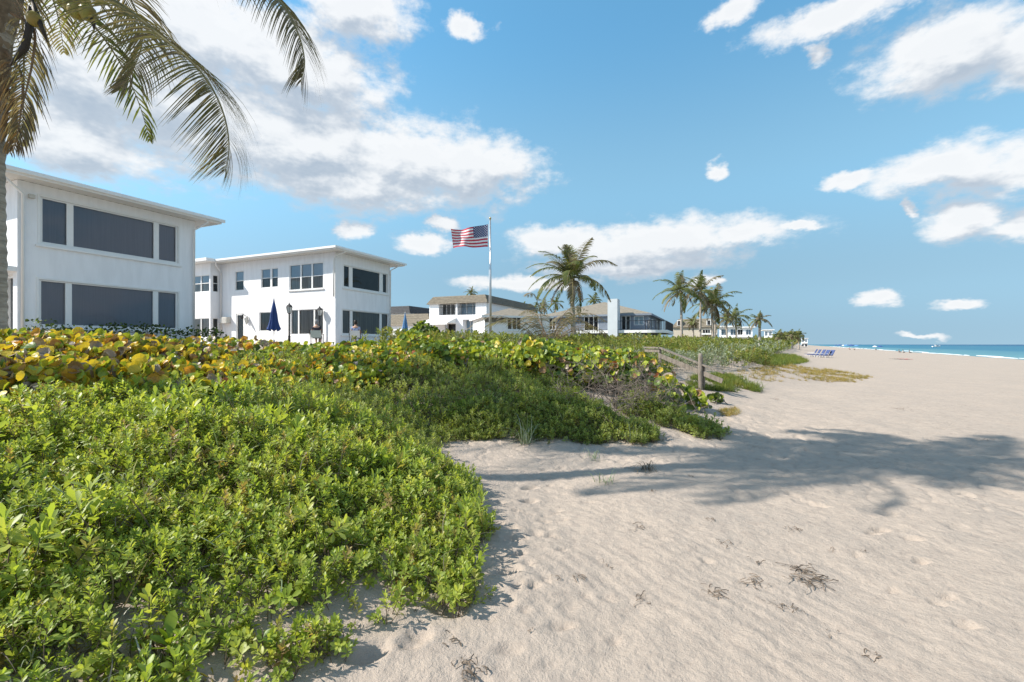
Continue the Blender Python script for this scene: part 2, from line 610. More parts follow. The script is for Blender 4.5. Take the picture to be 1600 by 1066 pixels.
# ---------------------------------------------------------------- houses
M = {}
M['white_wall'] = mat('white_stucco', (0.86, 0.865, 0.88), 0.85, 0.075, 1.6, 0.25, 60, stretch=(2.2, 2.2, .35))
M['white_paint'] = mat('white_paint', (0.80, 0.80, 0.79), 0.45, 0.03, 3)
M['soffit'] = mat('soffit_vinyl', (0.70, 0.69, 0.66), 0.6, 0.04, 3)
M['roof_felt'] = mat('roof_felt', (0.16, 0.16, 0.16), 0.9, 0.3, 5)
M['brick_white'] = mat('painted_brick', (0.78, 0.77, 0.75), 0.85, 0.06, 2)
M['screen'] = mat('window_screen', (0.27, 0.30, 0.38), 0.8, 0.10, 30, stretch=(1, 1, 0.02))
M['curtain_or_dark'] = mat('curtain_or_dark', (0.62, 0.60, 0.57), 0.9, 0.45, 26, stretch=(1, 1, 0.02))
M['sheer'] = mat('sheer_curtain', (0.20, 0.20, 0.19), 0.9, 0.5, 22, stretch=(1, 1, 0.02))
M['dark_room'] = mat('dark_room', (0.03, 0.032, 0.036), 0.9, 0.4, 1.5)  # near-black colour painted in place of unlit room depth
M['shade_blind'] = mat('pale_blind', (0.58, 0.70, 0.80), 0.8, 0.06, 4)
M['shingle_tan'] = mat('tan_shingle', (0.215, 0.185, 0.14), 0.9, 0.35, 3.0, 0.6, 14, stretch=(1, 1, 4))
M['shingle_dark'] = mat('dark_shingle', (0.075, 0.075, 0.078), 0.9, 0.3, 3.0, 0.6, 14, stretch=(1, 1, 4))
M['shingle_grey'] = mat('grey_shingle', (0.24, 0.21, 0.165), 0.9, 0.25, 3.0, 0.5, 12, stretch=(1, 1, 4))
M['grey_siding'] = mat('blue_grey_siding', (0.20, 0.235, 0.29), 0.8, 0.1, 2)
M['chimney_paint'] = mat('pale_blue_stucco', (0.56, 0.60, 0.63), 0.85, 0.05, 1)
M['black_metal'] = mat('black_metal', (0.02, 0.02, 0.022), 0.45, 0.2, 8, spec=0.5)
M['steel'] = mat('brushed_aluminium', (0.55, 0.56, 0.57), 0.35, 0.1, 6, metal=0.85)
M['tan_wall'] = mat('beige_stucco', (0.55, 0.49, 0.40), 0.85, 0.06, 1)
M['dark_glass_frame'] = mat('bronze_frame', (0.06, 0.055, 0.05), 0.5, 0.1, 4)
M['ac_metal'] = mat('ac_casing', (0.55, 0.53, 0.48), 0.6, 0.12, 7)


def glass_mat():
    m = bpy.data.materials.new('window_glass')
    m.use_nodes = True
    t = m.node_tree
    t.nodes.clear()
    b = NT(t)
    tr = b.n('ShaderNodeBsdfTransparent'); tr.inputs[0].default_value = (0.80, 0.84, 0.86, 1)
    gl = b.n('ShaderNodeBsdfGlossy'); gl.inputs['Roughness'].default_value = 0.015
    fr = b.n('ShaderNodeFresnel'); fr.inputs[0].default_value = 1.5
    bp = b.n('ShaderNodeBump'); bp.inputs['Strength'].default_value = 0.03; bp.inputs['Distance'].default_value = 0.05
    b.set(bp.inputs['Height'], b.noise(b.n('ShaderNodeTexCoord').outputs['Object'], 1.2, 2))
    b.set(gl.inputs['Normal'], bp.outputs[0])
    mx = b.n('ShaderNodeMixShader')
    b.set(mx.inputs[0], fr.outputs[0]); b.set(mx.inputs[1], tr.outputs[0]); b.set(mx.inputs[2], gl.outputs[0])
    o = b.n('ShaderNodeOutputMaterial'); b.set(o.inputs[0], mx.outputs[0])
    return m


M['glass'] = glass_mat()
D1 = Vector((0.405, 0.914, 0))        # along the sea fronts of the houses
HRZ = math.atan2(D1.y, D1.x)


class Face:
    """one wall plane of a house in the house's own axes: u along, v up, n outward"""
    def __init__(self, O, U, N):
        self.O, self.U, self.N = Vector(O), Vector(U), Vector(N)
    def __call__(self, u, n, v):
        return tuple(self.O + self.U * u + self.N * n + Vector((0, 0, v)))
    def outward(self, pts):
        return pts if self.U.cross(Vector((0, 0, 1))).dot(self.N) > 0 else pts[::-1]
    def wall(self, mb, L, H, openings=(), depth=0.14, z0=0.0, mi=0):
        """wall skin with real openings and their reveals"""
        us = sorted({0.0, L, *[o[0] for o in openings], *[o[1] for o in openings]})
        vs = sorted({z0, H, *[o[2] for o in openings], *[o[3] for o in openings]})
        for a, b_ in zip(us, us[1:]):
            for c, d in zip(vs, vs[1:]):
                mu, mv = (a + b_) / 2, (c + d) / 2
                if any(o[0] < mu < o[1] and o[2] < mv < o[3] for o in openings):
                    continue
                mb.poly(self.outward([self(a, 0, c), self(b_, 0, c), self(b_, 0, d), self(a, 0, d)]), mi)
        for (a, b_, c, d) in openings:
            for (p0, p1) in (((a, c), (b_, c)), ((b_, c), (b_, d)), ((b_, d), (a, d)), ((a, d), (a, c))):
                mb.poly([self(p0[0], 0, p0[1]), self(p1[0], 0, p1[1]), self(p1[0], -depth, p1[1]), self(p0[0], -depth, p0[1])], mi)
    def window(self, house, u0, u1, v0, v1, lights, frame='white_paint', behind='screen', rails=(), sill=True, casing=0.0, label=None, fw=0.05, blind=None):
        """one window: frame with mullions at the real positions, a pane per light, something behind the glass, a sill.
        lights: list of (a, b) extents of the panes along u; rails: heights of horizontal bars"""
        mb = MB()
        t0, t1 = -0.10, -0.03
        mb.box(u0, u1, t0, t1, v0, v0 + fw, fr=self)
        mb.box(u0, u1, t0, t1, v1 - fw, v1, fr=self)
        e = [u0] + [x for ab in sorted(lights) for x in ab] + [u1]
        for a, b_ in zip(e[0::2], e[1::2]):
            if b_ - a > 0.004:
                mb.box(a, b_, t0, t1, v0 + fw, v1 - fw, fr=self)
        for (a, b_) in lights:
            for r in rails:
                mb.box(a, b_, t0, t1 - .012, r - fw * .5, r + fw * .5, fr=self)
        if casing:
            c = casing
            mb.box(u0 - c, u1 + c, -.02, .025, v1, v1 + c, fr=self)
            mb.box(u0 - c, u0, -.02, .022, v0 - c, v1, fr=self)
            mb.box(u1, u1 + c, -.02, .022, v0 - c, v1, fr=self)
            mb.box(u0, u1, -.02, .020, v0 - c, v0, fr=self)
        w = mb.build('window', M[frame], house)
        if label:
            w['label'] = label
        for (a, b_) in lights:
            zs = [v0 + fw] + sorted(rails) + [v1 - fw]
            for z0, z1 in zip(zs, zs[1:]):
                MB().poly(self.outward([self(a, -.075, z0), self(b_, -.075, z0), self(b_, -.075, z1), self(a, -.075, z1)])).build('pane', M['glass'], w)
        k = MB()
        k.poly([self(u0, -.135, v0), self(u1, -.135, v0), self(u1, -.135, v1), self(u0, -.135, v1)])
        k.build('curtain_or_dark', M[behind], w)  # with dark_room this is a painted sheet of interior shade, no cloth
        if blind:
            zb = v1 - (v1 - v0) * blind
            MB().poly([self(u0, -.115, zb), self(u1, -.115, zb), self(u1, -.115, v1), self(u0, -.115, v1)]).build('blind', M['shade_blind'], w)
        if sill:
            MB().box(u0 - .06 - casing, u1 + .06 + casing, -.02, .07, v0 - casing - .07, v0 - casing, fr=self).build('sill', M['white_paint'], w)
        return w


class Plane:
    """reads positions on a wall from the photograph"""
    def __init__(self, O, U):
        self.O, self.U = O, U
    def u(self, px):
        r = (px - CPX) / FPX
        return (r * self.O.y - self.O.x) / (self.U.x - r * self.U.y)
    def z(self, px, py):
        Y = self.O.y + self.U.y * self.u(px)
        return EYE - (py - HPY) / FPX * Y


def W2(v):
    return Vector((v[0], v[1], 0))


D2 = Vector((-D1.y, D1.x, 0))
FLOOR = 1.62


def flat_roof(house, foot, over, z_top, fascia=0.22, rise=0.5, name='roof', felt='roof_felt', soffit_slats=True):
    """shallow hip roof over an L-free rectangle x0,x1,y0,y1 with fascia, gutter lip and a ribbed soffit"""
    x0, x1, y0, y1 = foot
    a0, a1, b0, b1 = x0 - over, x1 + over, y0 - over, y1 + over
    mb = MB()
    zt = z_top
    cx0, cx1, cy0, cy1 = a0 + (a1 - a0) * .45, a0 + (a1 - a0) * .55, b0 + (a1 - a0) * .45, b1 - (a1 - a0) * .45
    T = [(a0, b0, zt), (a1, b0, zt), (a1, b1, zt), (a0, b1, zt)]
    R = [(cx0, cy0, zt + rise), (cx1, cy0, zt + rise), (cx1, cy1, zt + rise), (cx0, cy1, zt + rise)]
    for i in range(4):
        j = (i + 1) % 4
        mb.poly([T[i], T[j], R[j], R[i]])
    mb.poly(R)
    roof = mb.build(name, M[felt], house)
    f = MB()
    th = .05
    for (p, q, r, s) in ((a0, a1, b0, b0 + th), (a0, a1, b1 - th, b1), (a0, a0 + th, b0 + th, b1 - th), (a1 - th, a1, b0 + th, b1 - th)):
        f.box(p, q, r, s, zt - fascia, zt - .012)
    f.build('fascia', M['white_paint'], roof)
    g = MB()                                        # gutter: a rounded lip in front of the fascia
    for (p, q, r, s) in ((a0 - .10, a1 + .10, b0 - .10, b0 - .003), (a0 - .10, a0 - .003, b0 + .003, b1)):
        g.box(p, q, r, s, zt - .15, zt - .03)
    g.build('gutter', M['white_paint'], roof)
    s = MB()
    zs = zt - fascia + .03
    n = 3
    def slat(p, q, r, s_, k):
        s.box(p, q, r, s_, zs - .006 * (k % 2), zs + .02)
    k = 0
    w = .12
    x = a0 + th
    while soffit_slats and x < a1 - th:
        e = min(x + w, a1 - th)
        slat(x, e, b0 + th, y0 - .003, k); x = e; k += 1
    y = y0
    while soffit_slats and y < y1:
        e = min(y + w, y1)
        slat(a0 + th, x0 - .003, y, e, k); slat(x1 + .003, a1 - th, y, e, k); y = e; k += 1
    if not soffit_slats:
        s.box(a0 + th, a1 - th, b0 + th, y0 - .003, zs, zs + .02).box(a0 + th, x0 - .003, y0, y1, zs, zs + .02).box(x1 + .003, a1 - th, y0, y1, zs, zs + .02)
    s.build('soffit', M['soffit'], roof)
    return roof


def pipe_down(house, pts, name='downspout'):
    return MB().tube(pts, .045, 8).build(name, M['white_paint'], house, smooth=True)


# ---- the near white house at the edge of the picture
def house_one():
    C0 = Vector((-16.35, 15.04, 0))
    h = empty('beach_house', (C0.x, C0.y, FLOOR), HRZ)
    L, DEP, ZT = 5.64, 11.0, 7.36 - FLOOR
    H = ZT - .2
    front = Face((0, 0, 0), (1, 0, 0), (0, -1, 0))
    side = Face((0, DEP, 0), (0, -1, 0), (-1, 0, 0))       # sun side, u runs back towards the corner
    P = Plane(C0, D1)
    fu = lambda px: P.u(px)
    fz = lambda px, py: P.z(px, py) - FLOOR
    up = [(fu(67), fu(105)), (fu(115.5), fu(241)), (fu(249), fu(275.5))]
    lo = [(fu(65), fu(103)), (fu(113), fu(240)), (fu(248), fu(275.5))]
    e = .07
    uo = (up[0][0] - e, up[2][1] + e, fz(67, 377.5) - .05, fz(67, 310) + .05)
    ll = (lo[0][0] - e, lo[2][1] + e, fz(65, 506.5) - .05, fz(65, 439) + .05)
    mb = MB()
    front.wall(mb, L, H, [uo, ll])
    dr = (DEP - 1.9, DEP - .30, -.05, 2.42)
    side.wall(mb, DEP, H, [dr], depth=.3)
    mb.poly([(L, 0, 0), (L, DEP, 0), (L, DEP, H), (L, 0, H)])
    mb.poly([(L, DEP, 0), (0, DEP, 0), (0, DEP, H), (L, DEP, H)])
    mb.build('wall', M['white_wall'], h)
    front.window(h, *uo, up, behind='screen', casing=.07)
    front.window(h, *ll, lo, behind='screen', casing=.07)
    # glazed door under a slab canopy on the sunny side
    d = MB()
    d.box(dr[0], dr[0] + .08, -.25, -.12, dr[2], dr[3], fr=side).box(dr[1] - .08, dr[1], -.25, -.12, dr[2], dr[3], fr=side)
    d.box(dr[0] + .08, dr[1] - .08, -.25, -.12, dr[3] - .08, dr[3], fr=side).box(dr[0] + .76, dr[0] + .84, -.25, -.12, dr[2], dr[3] - .08, fr=side)
    do = d.build('door', M['white_paint'], h)
    MB().poly(side.outward([side(dr[0], -.2, dr[2]), side(dr[1], -.2, dr[2]), side(dr[1], -.2, dr[3]), side(dr[0], -.2, dr[3])])).build('pane', M['glass'], do)
    MB().poly([side(dr[0], -.29, dr[2]), side(dr[1], -.29, dr[2]), side(dr[1], -.29, dr[3]), side(dr[0], -.29, dr[3])]).build('curtain_or_dark', M['sheer'], do)
    MB().box(dr[0] + .70, dr[0] + .74, -.12, -.06, 1.0, 1.3, fr=side).build('handle', M['black_metal'], do)
    MB().box(DEP - 2.6, DEP - .02, .002, .30, 2.50, 2.66, fr=side).build('canopy', M['white_paint'], h)
    flat_roof(h, (0, L, 0, DEP), .72, ZT)
    pipe_down(h, [(L + .12, -.70, ZT - .12), (L + .12, -.66, ZT - .30), (L - .10, -.10, ZT - .62), (L - .10, -.07, .05)])
    pipe_down(h, [(-.60, -.68, ZT - .12), (-.58, -.62, ZT - .30), (.10, -.10, ZT - .66), (.10, -.07, .05)])
    MB().box(.25, .40, -.12, -.003, 5.0, 5.13).build('floodlight', M['ac_metal'], h)
    tag(h, 'nearest white two-storey house with wide dark picture windows, behind the leaning palm trunk', 'house')


# ---- the second white house with its long sunny side
def house_two():
    C0 = Vector((-10.40, 26.80, 0))
    h = empty('beach_house', (C0.x, C0.y, FLOOR), HRZ)
    L, DEP, ZT = 4.95, 15.0, 7.36 - FLOOR
    H = ZT - .2
    front = Face((0, 0, 0), (1, 0, 0), (0, -1, 0))
    side = Face((0, 0, 0), (0, 1, 0), (-1, 0, 0))
    P = Plane(C0, D1); S = Plane(C0, D2)
    e = .06
    def span(Pl, pans, top, bot):
        a = [(Pl.u(p), Pl.u(q)) for p, q in pans]
        a = [tuple(sorted(x)) for x in a]
        a.sort()
        return (a[0][0] - e, a[-1][1] + e, Pl.z(*bot) - FLOOR - .05, Pl.z(*top) - FLOOR + .05), a
    uo, up = span(P, [(538, 546), (551.5, 593.5), (598.7, 604.5)], (538, 415.5), (538, 447))
    lo_, lo = span(P, [(536, 547.5), (551.5, 593.7), (597, 606.2)], (536, 485), (536, 520.5))
    s1, p1 = span(S, [(453, 468.5), (470.5, 486), (488, 504)], (504, 410.7), (504, 449.3))
    s2, p2 = span(S, [(408.7, 421.7), (424.5, 433.5)], (433, 419.5), (433, 447.5))
    s3, p3 = span(S, [(368, 380)], (380, 424.2), (380, 452.5))
    s4, p4 = span(S, [(455, 465), (467, 489.5), (491.5, 504)], (504, 483.7), (504, 521.2))
    s5, p5 = span(S, [(406, 422)], (422, 488.7), (422, 516.3))
    dr, pd = span(S, [(369.5, 380)], (380, 491), (380, 524))
    dr = (dr[0], dr[1], .0, dr[3])
    BU = S.u(345)                                   # the bay starts here
    mb = MB()
    front.wall(mb, L, H, [uo, lo_])
    side.wall(mb, BU, H, [s1, s2, s3, s4, s5, dr])
    BP = .70                                        # the bay stands out this far
    bay = Face((-BP, BU, 0), (0, 1, 0), (-1, 0, 0))
    ret = Face((-BP, BU, 0), (1, 0, 0), (0, -1, 0))
    BL = DEP - BU
    w1, w2 = (.12, 2.3, 3.62, 4.75), (.12, 2.3, .55, 1.85)
    r1, r2 = (.16, .56, 3.62, 4.75), (.16, .56, .55, 1.85)
    bay.wall(mb, BL, H, [w1, w2])
    ret.wall(mb, BP, H, [r1, r2])
    mb.poly([(L, 0, 0), (L, DEP, 0), (L, DEP, H), (L, 0, H)])
    mb.poly([(L, DEP, 0), (-BP, DEP, 0), (-BP, DEP, H), (L, DEP, H)])
    mb.build('wall', M['white_wall'], h)
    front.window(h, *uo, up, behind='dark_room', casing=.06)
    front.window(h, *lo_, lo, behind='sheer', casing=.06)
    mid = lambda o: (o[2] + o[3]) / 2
    side.window(h, *s1, p1, behind='curtain_or_dark', rails=(mid(s1),), blind=.5, fw=.045)
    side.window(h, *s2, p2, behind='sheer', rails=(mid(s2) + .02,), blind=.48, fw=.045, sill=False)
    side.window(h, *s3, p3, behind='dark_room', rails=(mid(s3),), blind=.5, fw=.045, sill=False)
    side.window(h, *s4, p4, behind='curtain_or_dark', fw=.045, sill=False)
    side.window(h, *s5, p5, behind='sheer', fw=.045, sill=False)
    bw = [(.17, .98), (1.06, 2.24)]
    bay.window(h, *w1, bw, behind='curtain_or_dark', rails=(4.2,), fw=.045, blind=.5, sill=False)
    bay.window(h, *w2, bw, behind='curtain_or_dark', fw=.045, sill=False)
    ret.window(h, *r1, [(.21, .51)], behind='dark_room', rails=(4.2,), fw=.04, sill=False)
    ret.window(h, *r2, [(.21, .51)], behind='sheer', rails=(1.2,), fw=.04, sill=False)
    # entrance door with its glazing, wall lamp, air conditioner
    d = MB()
    a, b_, _, t = dr
    d.box(a, a + .09, -.13, -.03, 0, t, fr=side).box(b_ - .09, b_, -.13, -.03, 0, t, fr=side).box(a + .09, b_ - .09, -.13, -.03, t - .1, t, fr=side).box(a + .09, b_ - .09, -.13, -.03, 0, .25, fr=side)
    do = d.build('door', M['white_paint'], h)
    MB().poly(side.outward([side(a, -.08, 0), side(b_, -.08, 0), side(b_, -.08, t), side(a, -.08, t)])).build('pane', M['glass'], do)
    MB().poly([side(a, -.139, 0), side(b_, -.139, 0), side(b_, -.139, t), side(a, -.139, t)]).build('curtain_or_dark', M['sheer'], do)
    ul, zl = S.u(383), S.z(383, 493) - FLOOR
    lm = MB().tube([side(ul, 0, zl), side(ul, .16, zl + .05), side(ul, .22, zl - .02)], .025, 6).build('wall_lamp', M['black_metal'], h)
    MB().lathe([(.02, .14), (.09, .06), (.10, -.10), (.05, -.16), (.0, -.16)], 8, side(ul, .22, zl - .10)).build('shade', M['black_metal'], lm)
    MB().hexa([side(S.u(389), .01, zl - .45), side(S.u(391.5), .30, zl - .65), side(S.u(391.5), .34, zl - .60), side(S.u(389), .05, zl - .38),
               side(S.u(388), .01, zl - .10), side(S.u(389), .30, zl - .30), side(S.u(389), .34, zl - .25), side(S.u(388), .05, zl - .03)]).build('floodlight', M['ac_metal'], h)
    ua, ub = sorted((S.u(350.5), S.u(361))); za, zb = S.z(356, 505.5) - FLOOR, S.z(356, 496) - FLOOR
    ac = MB().box(ua, ub, .003, .32, za, zb, fr=side).build('air_conditioner', M['ac_metal'], h)
    g = MB()
    for i in range(7):
        zz = za + .04 + (zb - za - .08) * i / 6
        g.box(ua + .05, ub - .05, .321, .335, zz - .012, zz + .012, fr=side)
    g.build('grille', M['soffit'], ac)
    flat_roof(h, (0, L, 0, DEP), .70, ZT)
    br = MB().box(-BP - .66, -.71, BU - .62, DEP, ZT - .20, ZT - .012)
    br.build('bay_roof', M['white_paint'], h)
    pipe_down(h, [(L + .1, -.68, ZT - .12), (L + .1, -.64, ZT - .3), (L - .08, -.10, ZT - .6), (L - .08, -.07, .05)])
    pipe_down(h, [(.15, -.72, ZT - .14), (.05, -.62, ZT - .28), (-.06, -.05, ZT - .45), (-.07, .06, ZT - .65), (-.07, .06, 2.9)])
    pipe_down(h, [(-.66, BU - .5, ZT - .2), (-.60, BU - .4, ZT - .35), (-.06, BU - .12, ZT - .8), (-.06, BU - .12, .05)])
    MB().tube([(-.04, BU - .5, 1.2), (-.05, BU - .6, .7), (-.05, BU - .3, .3), (-.04, BU - .4, .02)], .012, 5).build('cable', M['white_paint'], h)
    tag(h, 'white two-storey house with sunlit side, between the near house and the flagpole', 'house')


house_one()
house_two()


# ---- houses further along the shore
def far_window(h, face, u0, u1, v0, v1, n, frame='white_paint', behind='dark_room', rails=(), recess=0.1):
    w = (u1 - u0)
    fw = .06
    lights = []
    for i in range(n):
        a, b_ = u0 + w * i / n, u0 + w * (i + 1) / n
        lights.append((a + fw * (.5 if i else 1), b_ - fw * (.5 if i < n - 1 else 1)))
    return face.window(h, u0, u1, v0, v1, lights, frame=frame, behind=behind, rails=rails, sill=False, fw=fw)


def railing(h, pts, z0, z1, m='black_metal', step=.14, posts=True):
    """balustrade along a line of points in the house's axes"""
    mb = MB()
    for a, b_ in zip(pts, pts[1:]):
        a, b_ = Vector(a), Vector(b_)
        L = (b_ - a).length
        d = (b_ - a) / L
        up = Vector((0, 0, 1))
        mb.tube([a + up * z1, b_ + up * z1], .03, 5)
        mb.tube([a + up * (z0 + .08), b_ + up * (z0 + .08)], .018, 4)
        s = step * .5
        while s < L:
            p = a + d * s
            mb.tube([p + up * (z0 + .08), p + up * z1], .010, 4, cap=False)
            s += step
        mb.tube([a + up * z0, a + up * (z1 + .03)], .028, 5)
    return mb.build('railing', M[m], h)


def mansard(h, foot, z0, z1, inset, m, over=.25, name='roof'):
    """steep shingled skirt with a flat top, open below"""
    x0, x1, y0, y1 = foot
    A = [(x0 - over, y0 - over, z0), (x1 + over, y0 - over, z0), (x1 + over, y1 + over, z0), (x0 - over, y1 + over, z0)]
    B = [(x0 + inset, y0 + inset, z1), (x1 - inset, y0 + inset, z1), (x1 - inset, y1 - inset, z1), (x0 + inset, y1 - inset, z1)]
    mb = MB()
    rows = 5
    for r in range(rows):                          # courses of shingle, each lapping the one below
        f0, f1 = r / rows, (r + 1) / rows
        for i in range(4):
            j = (i + 1) % 4
            lerp = lambda P, Q, f: tuple(P[k] + (Q[k] - P[k]) * f for k in range(3))
            p0, p1 = lerp(A[i], B[i], f0), lerp(A[j], B[j], f0)
            q0, q1 = lerp(A[i], B[i], f1), lerp(A[j], B[j], f1)
            o = .03
            nrm = [(0, -o), (o, 0), (0, o), (-o, 0)][i]
            p0 = (p0[0] + nrm[0], p0[1] + nrm[1], p0[2]); p1 = (p1[0] + nrm[0], p1[1] + nrm[1], p1[2])
            mb.poly([p0, p1, q1, q0])
    mb.poly(B)
    mb.poly([A[3], A[2], A[1], A[0]])
    return mb.build(name, M[m], h)


def hip_roof(h, foot, z0, rise, over, m, fascia='white_paint', name='roof'):
    x0, x1, y0, y1 = foot
    a0, a1, b0, b1 = x0 - over, x1 + over, y0 - over, y1 + over
    w, d = a1 - a0, b1 - b0
    k = min(w, d) / 2 * .98
    A = [(a0, b0, z0), (a1, b0, z0), (a1, b1, z0), (a0, b1, z0)]
    B = [(a0 + k, b0 + k, z0 + rise), (a1 - k, b0 + k, z0 + rise), (a1 - k, b1 - k, z0 + rise), (a0 + k, b1 - k, z0 + rise)]
    mb = MB()
    for i in range(4):
        j = (i + 1) % 4
        mb.poly([A[i], A[j], B[j], B[i]])
    mb.poly(B); mb.poly([A[3], A[2], A[1], A[0]])
    r = mb.build(name, M[m], h)
    f = MB()
    for (p, q, s, t) in ((a0, a1, b0, b0 + .04), (a0, a1, b1 - .04, b1), (a0, a0 + .04, b0 + .04, b1 - .04), (a1 - .04, a1, b0 + .04, b1 - .04)):
        f.box(p, q, s, t, z0 - .20, z0 - .003)
    f.build('fascia', M[fascia], r)
    return r


def body(h, faces, mb=None, m='white_wall'):
    mb = mb or MB()
    for f, L, H, ops in faces:
        f.wall(mb, L, H, ops, depth=.16)
    return mb.build('wall', M[m], h)


def house_mansard():
    C0 = at(760, HPY, 56); C0.z = 0
    base = EYE - .3
    h = empty('beach_house', (C0.x, C0.y, base), HRZ)
    P, S = Plane(C0, D1), Plane(C0, D2)
    front = Face((0, 0, 0), (1, 0, 0), (0, -1, 0)); side = Face((0, 0, 0), (0, 1, 0), (-1, 0, 0))
    DEP = S.u(671); L = 17.0
    z = lambda py, px=760: S.z(px, py) - base
    H = z(472)
    b1 = (S.u(712), S.u(685.5), S.z(712, 492) - base, S.z(712, 474) - base)
    b2 = (S.u(743), S.u(714.5), S.z(743, 491.5) - base, S.z(743, 472.5) - base)
    b3 = (S.u(743), S.u(723), .3, S.z(743, 499) - base)
    b4 = (S.u(712), S.u(695), .1, S.z(712, 506) - base)
    mb = MB()
    side.wall(mb, DEP, H, [b1, b2, b3, b4], depth=.9)
    front.wall(mb, L, H, [(3, 5.0, 3.0, 4.4)], depth=.15)
    mb.poly([(0, DEP, 0), (L, DEP, 0), (L, DEP, H), (0, DEP, H)]); mb.poly([(L, 0, 0), (L, DEP, 0), (L, DEP, H), (L, 0, H)])
    mb.build('wall', M['white_wall'], h)
    back = Face((.85, 0, 0), (0, 1, 0), (-1, 0, 0))
    far_window(h, back, *b1, 4, behind='sheer'); far_window(h, back, *b2, 3, behind='shade_blind')
    far_window(h, back, *b3, 3, behind='shade_blind', rails=(b3[3] - 1.1,)); far_window(h, back, *b4, 3, frame='dark_glass_frame')
    far_window(h, front, 3, 5.0, 3.0, 4.4, 2)
    for b_ in (b1, b2):
        railing(h, [side(b_[0] + .05, -.05, 0), side(b_[1] - .05, -.05, 0)], b_[2] + .02, b_[2] + 1.0)
    # canvas awning over the terrace, its striped roof falling towards the beach side
    u0, u1 = S.u(713), S.u(668)
    zt, zb = S.z(713, 496.5) - base, S.z(690, 506) - base
    aw = MB()
    aw.poly([side(u0, .0, zt), side(u1 - .8, .0, zt), side(u1 + .2, 2.2, zb), side(u0, 2.2, zb)])
    aw.poly([side(u0, .0, zt), side(u0, 2.2, zb), side(u0, 0, zb)])
    aw.poly([side(u1 - .8, 0, zt), side(u1 + .2, 0, zb), side(u1 + .2, 2.2, zb)])
    aw.poly([side(u0, 2.2, zb), side(u1 + .2, 2.2, zb), side(u1 + .2, 2.2, zb - .22), side(u0, 2.2, zb - .22)])
    a = aw.build('awning', M['white_paint'], h)
    for u in (u0 + .05, (u0 + u1) / 2, u1):
        MB().tube([side(u, 2.15, .0), side(u, 2.15, zb)], .03, 6).build('awning_post', M['steel'], h)
    railing(h, [side(0.2, 2.3, 0), side(S.u(690), 2.3, 0)], .15, 1.15)
    mansard(h, (0, L, 0, DEP), H - .02, z(459.5), .35, 'shingle_tan', .3)
    bal = MB()
    bal.box(4.5, 6.2, -1.4, -.003, 2.7, 2.9).box(4.5, 4.6, -1.4, -1.3, 2.9, 4.2)
    bal.build('balcony', M['white_paint'], h)
    tag(h, 'white house with shingled mansard roof, awning and balconies, behind the flagpole', 'house')


def house_low():
    C0 = at(757, HPY, 44); C0.z = 0
    base = EYE - 1.0
    h = empty('beach_house', (C0.x, C0.y, base), HRZ)
    # this one shows its long side towards the beach steps
    rot = math.radians(-52)
    h.rotation_euler = (0, 0, rot + HRZ)
    U = Vector((math.cos(rot + HRZ), math.sin(rot + HRZ), 0))
    S = Plane(C0, U)
    side = Face((0, 0, 0), (1, 0, 0), (0, -1, 0)); end = Face((0, 0, 0), (0, 1, 0), (-1, 0, 0))
    z = lambda px, py: S.z(px, py) - base
    L, DEP = S.u(858), 7.0
    H = z(757, 493)
    w = (S.u(792.5), S.u(814.5), z(800, 515), z(800, 496))
    mb = MB()
    side.wall(mb, L, H, [w]); end.wall(mb, DEP, H, [])
    mb.poly([(L, 0, 0), (L, DEP, 0), (L, DEP, H), (L, 0, H)]); mb.poly([(0, DEP, 0), (L, DEP, 0), (L, DEP, H), (0, DEP, H)])
    mb.build('wall', M['white_wall'], h)
    side.window(h, *w, [(w[0] + .08, w[0] + .45), (w[0] + .55, w[1] - .5), (w[1] - .42, w[1] - .08)], behind='dark_room', casing=.12)
    k = MB()                                        # shingled band under the eave
    k.poly([side(0.002, .03, H - .1), side(w[0] - .16, .03, H - .1), side(w[0] - .16, .18, H - .62), side(0.002, .18, H - .62)])
    k.poly([side(0.002, .18, H - .62), side(w[0] - .16, .18, H - .62), side(w[0] - .16, .01, H - .64), side(0.002, .01, H - .64)])
    k.poly([side(0.002, .03, H - .1), side(0.002, .18, H - .62), side(0.002, .01, H - .64)])
    k.build('shingle_band', M['shingle_tan'], h)
    hip_roof(h, (0, L, 0, DEP), H, 1.0, .35, 'shingle_grey')
    tag(h, 'low white house with shallow shingled roof and boxed window, right of the flagpole', 'house')


def house_back():
    for i, (pxc, D, dep, zt, zb, m, lab) in enumerate((
            (640, 66, 12, 477.5, 489, 'shingle_dark', 'house with dark mansard roof seen beyond the small blue umbrella'),
            (672, 60, 12, 489, 508, 'shingle_tan', 'low house with tan shingled skirt roof left of the mansard house'))):
        C0 = at(pxc, HPY, D); C0.z = 0
        base = EYE - .4
        h = empty('beach_house', (C0.x, C0.y, base), HRZ)
        side = Face((0, 0, 0), (0, 1, 0), (-1, 0, 0)); front = Face((0, 0, 0), (1, 0, 0), (0, -1, 0))
        S = Plane(C0, D2)
        H = S.z(pxc, zb) - base
        w = (1.0, 2.6, .9, H - .5)
        body(h, [(side, dep, H, [w]), (front, 7, H, [])])
        far_window(h, side, *w, 2)
        mansard(h, (0, 7, 0, dep), H - .01, S.z(pxc, zt) - base, .4 if i == 0 else 1.0, m, .25)
        tag(h, lab, 'house')


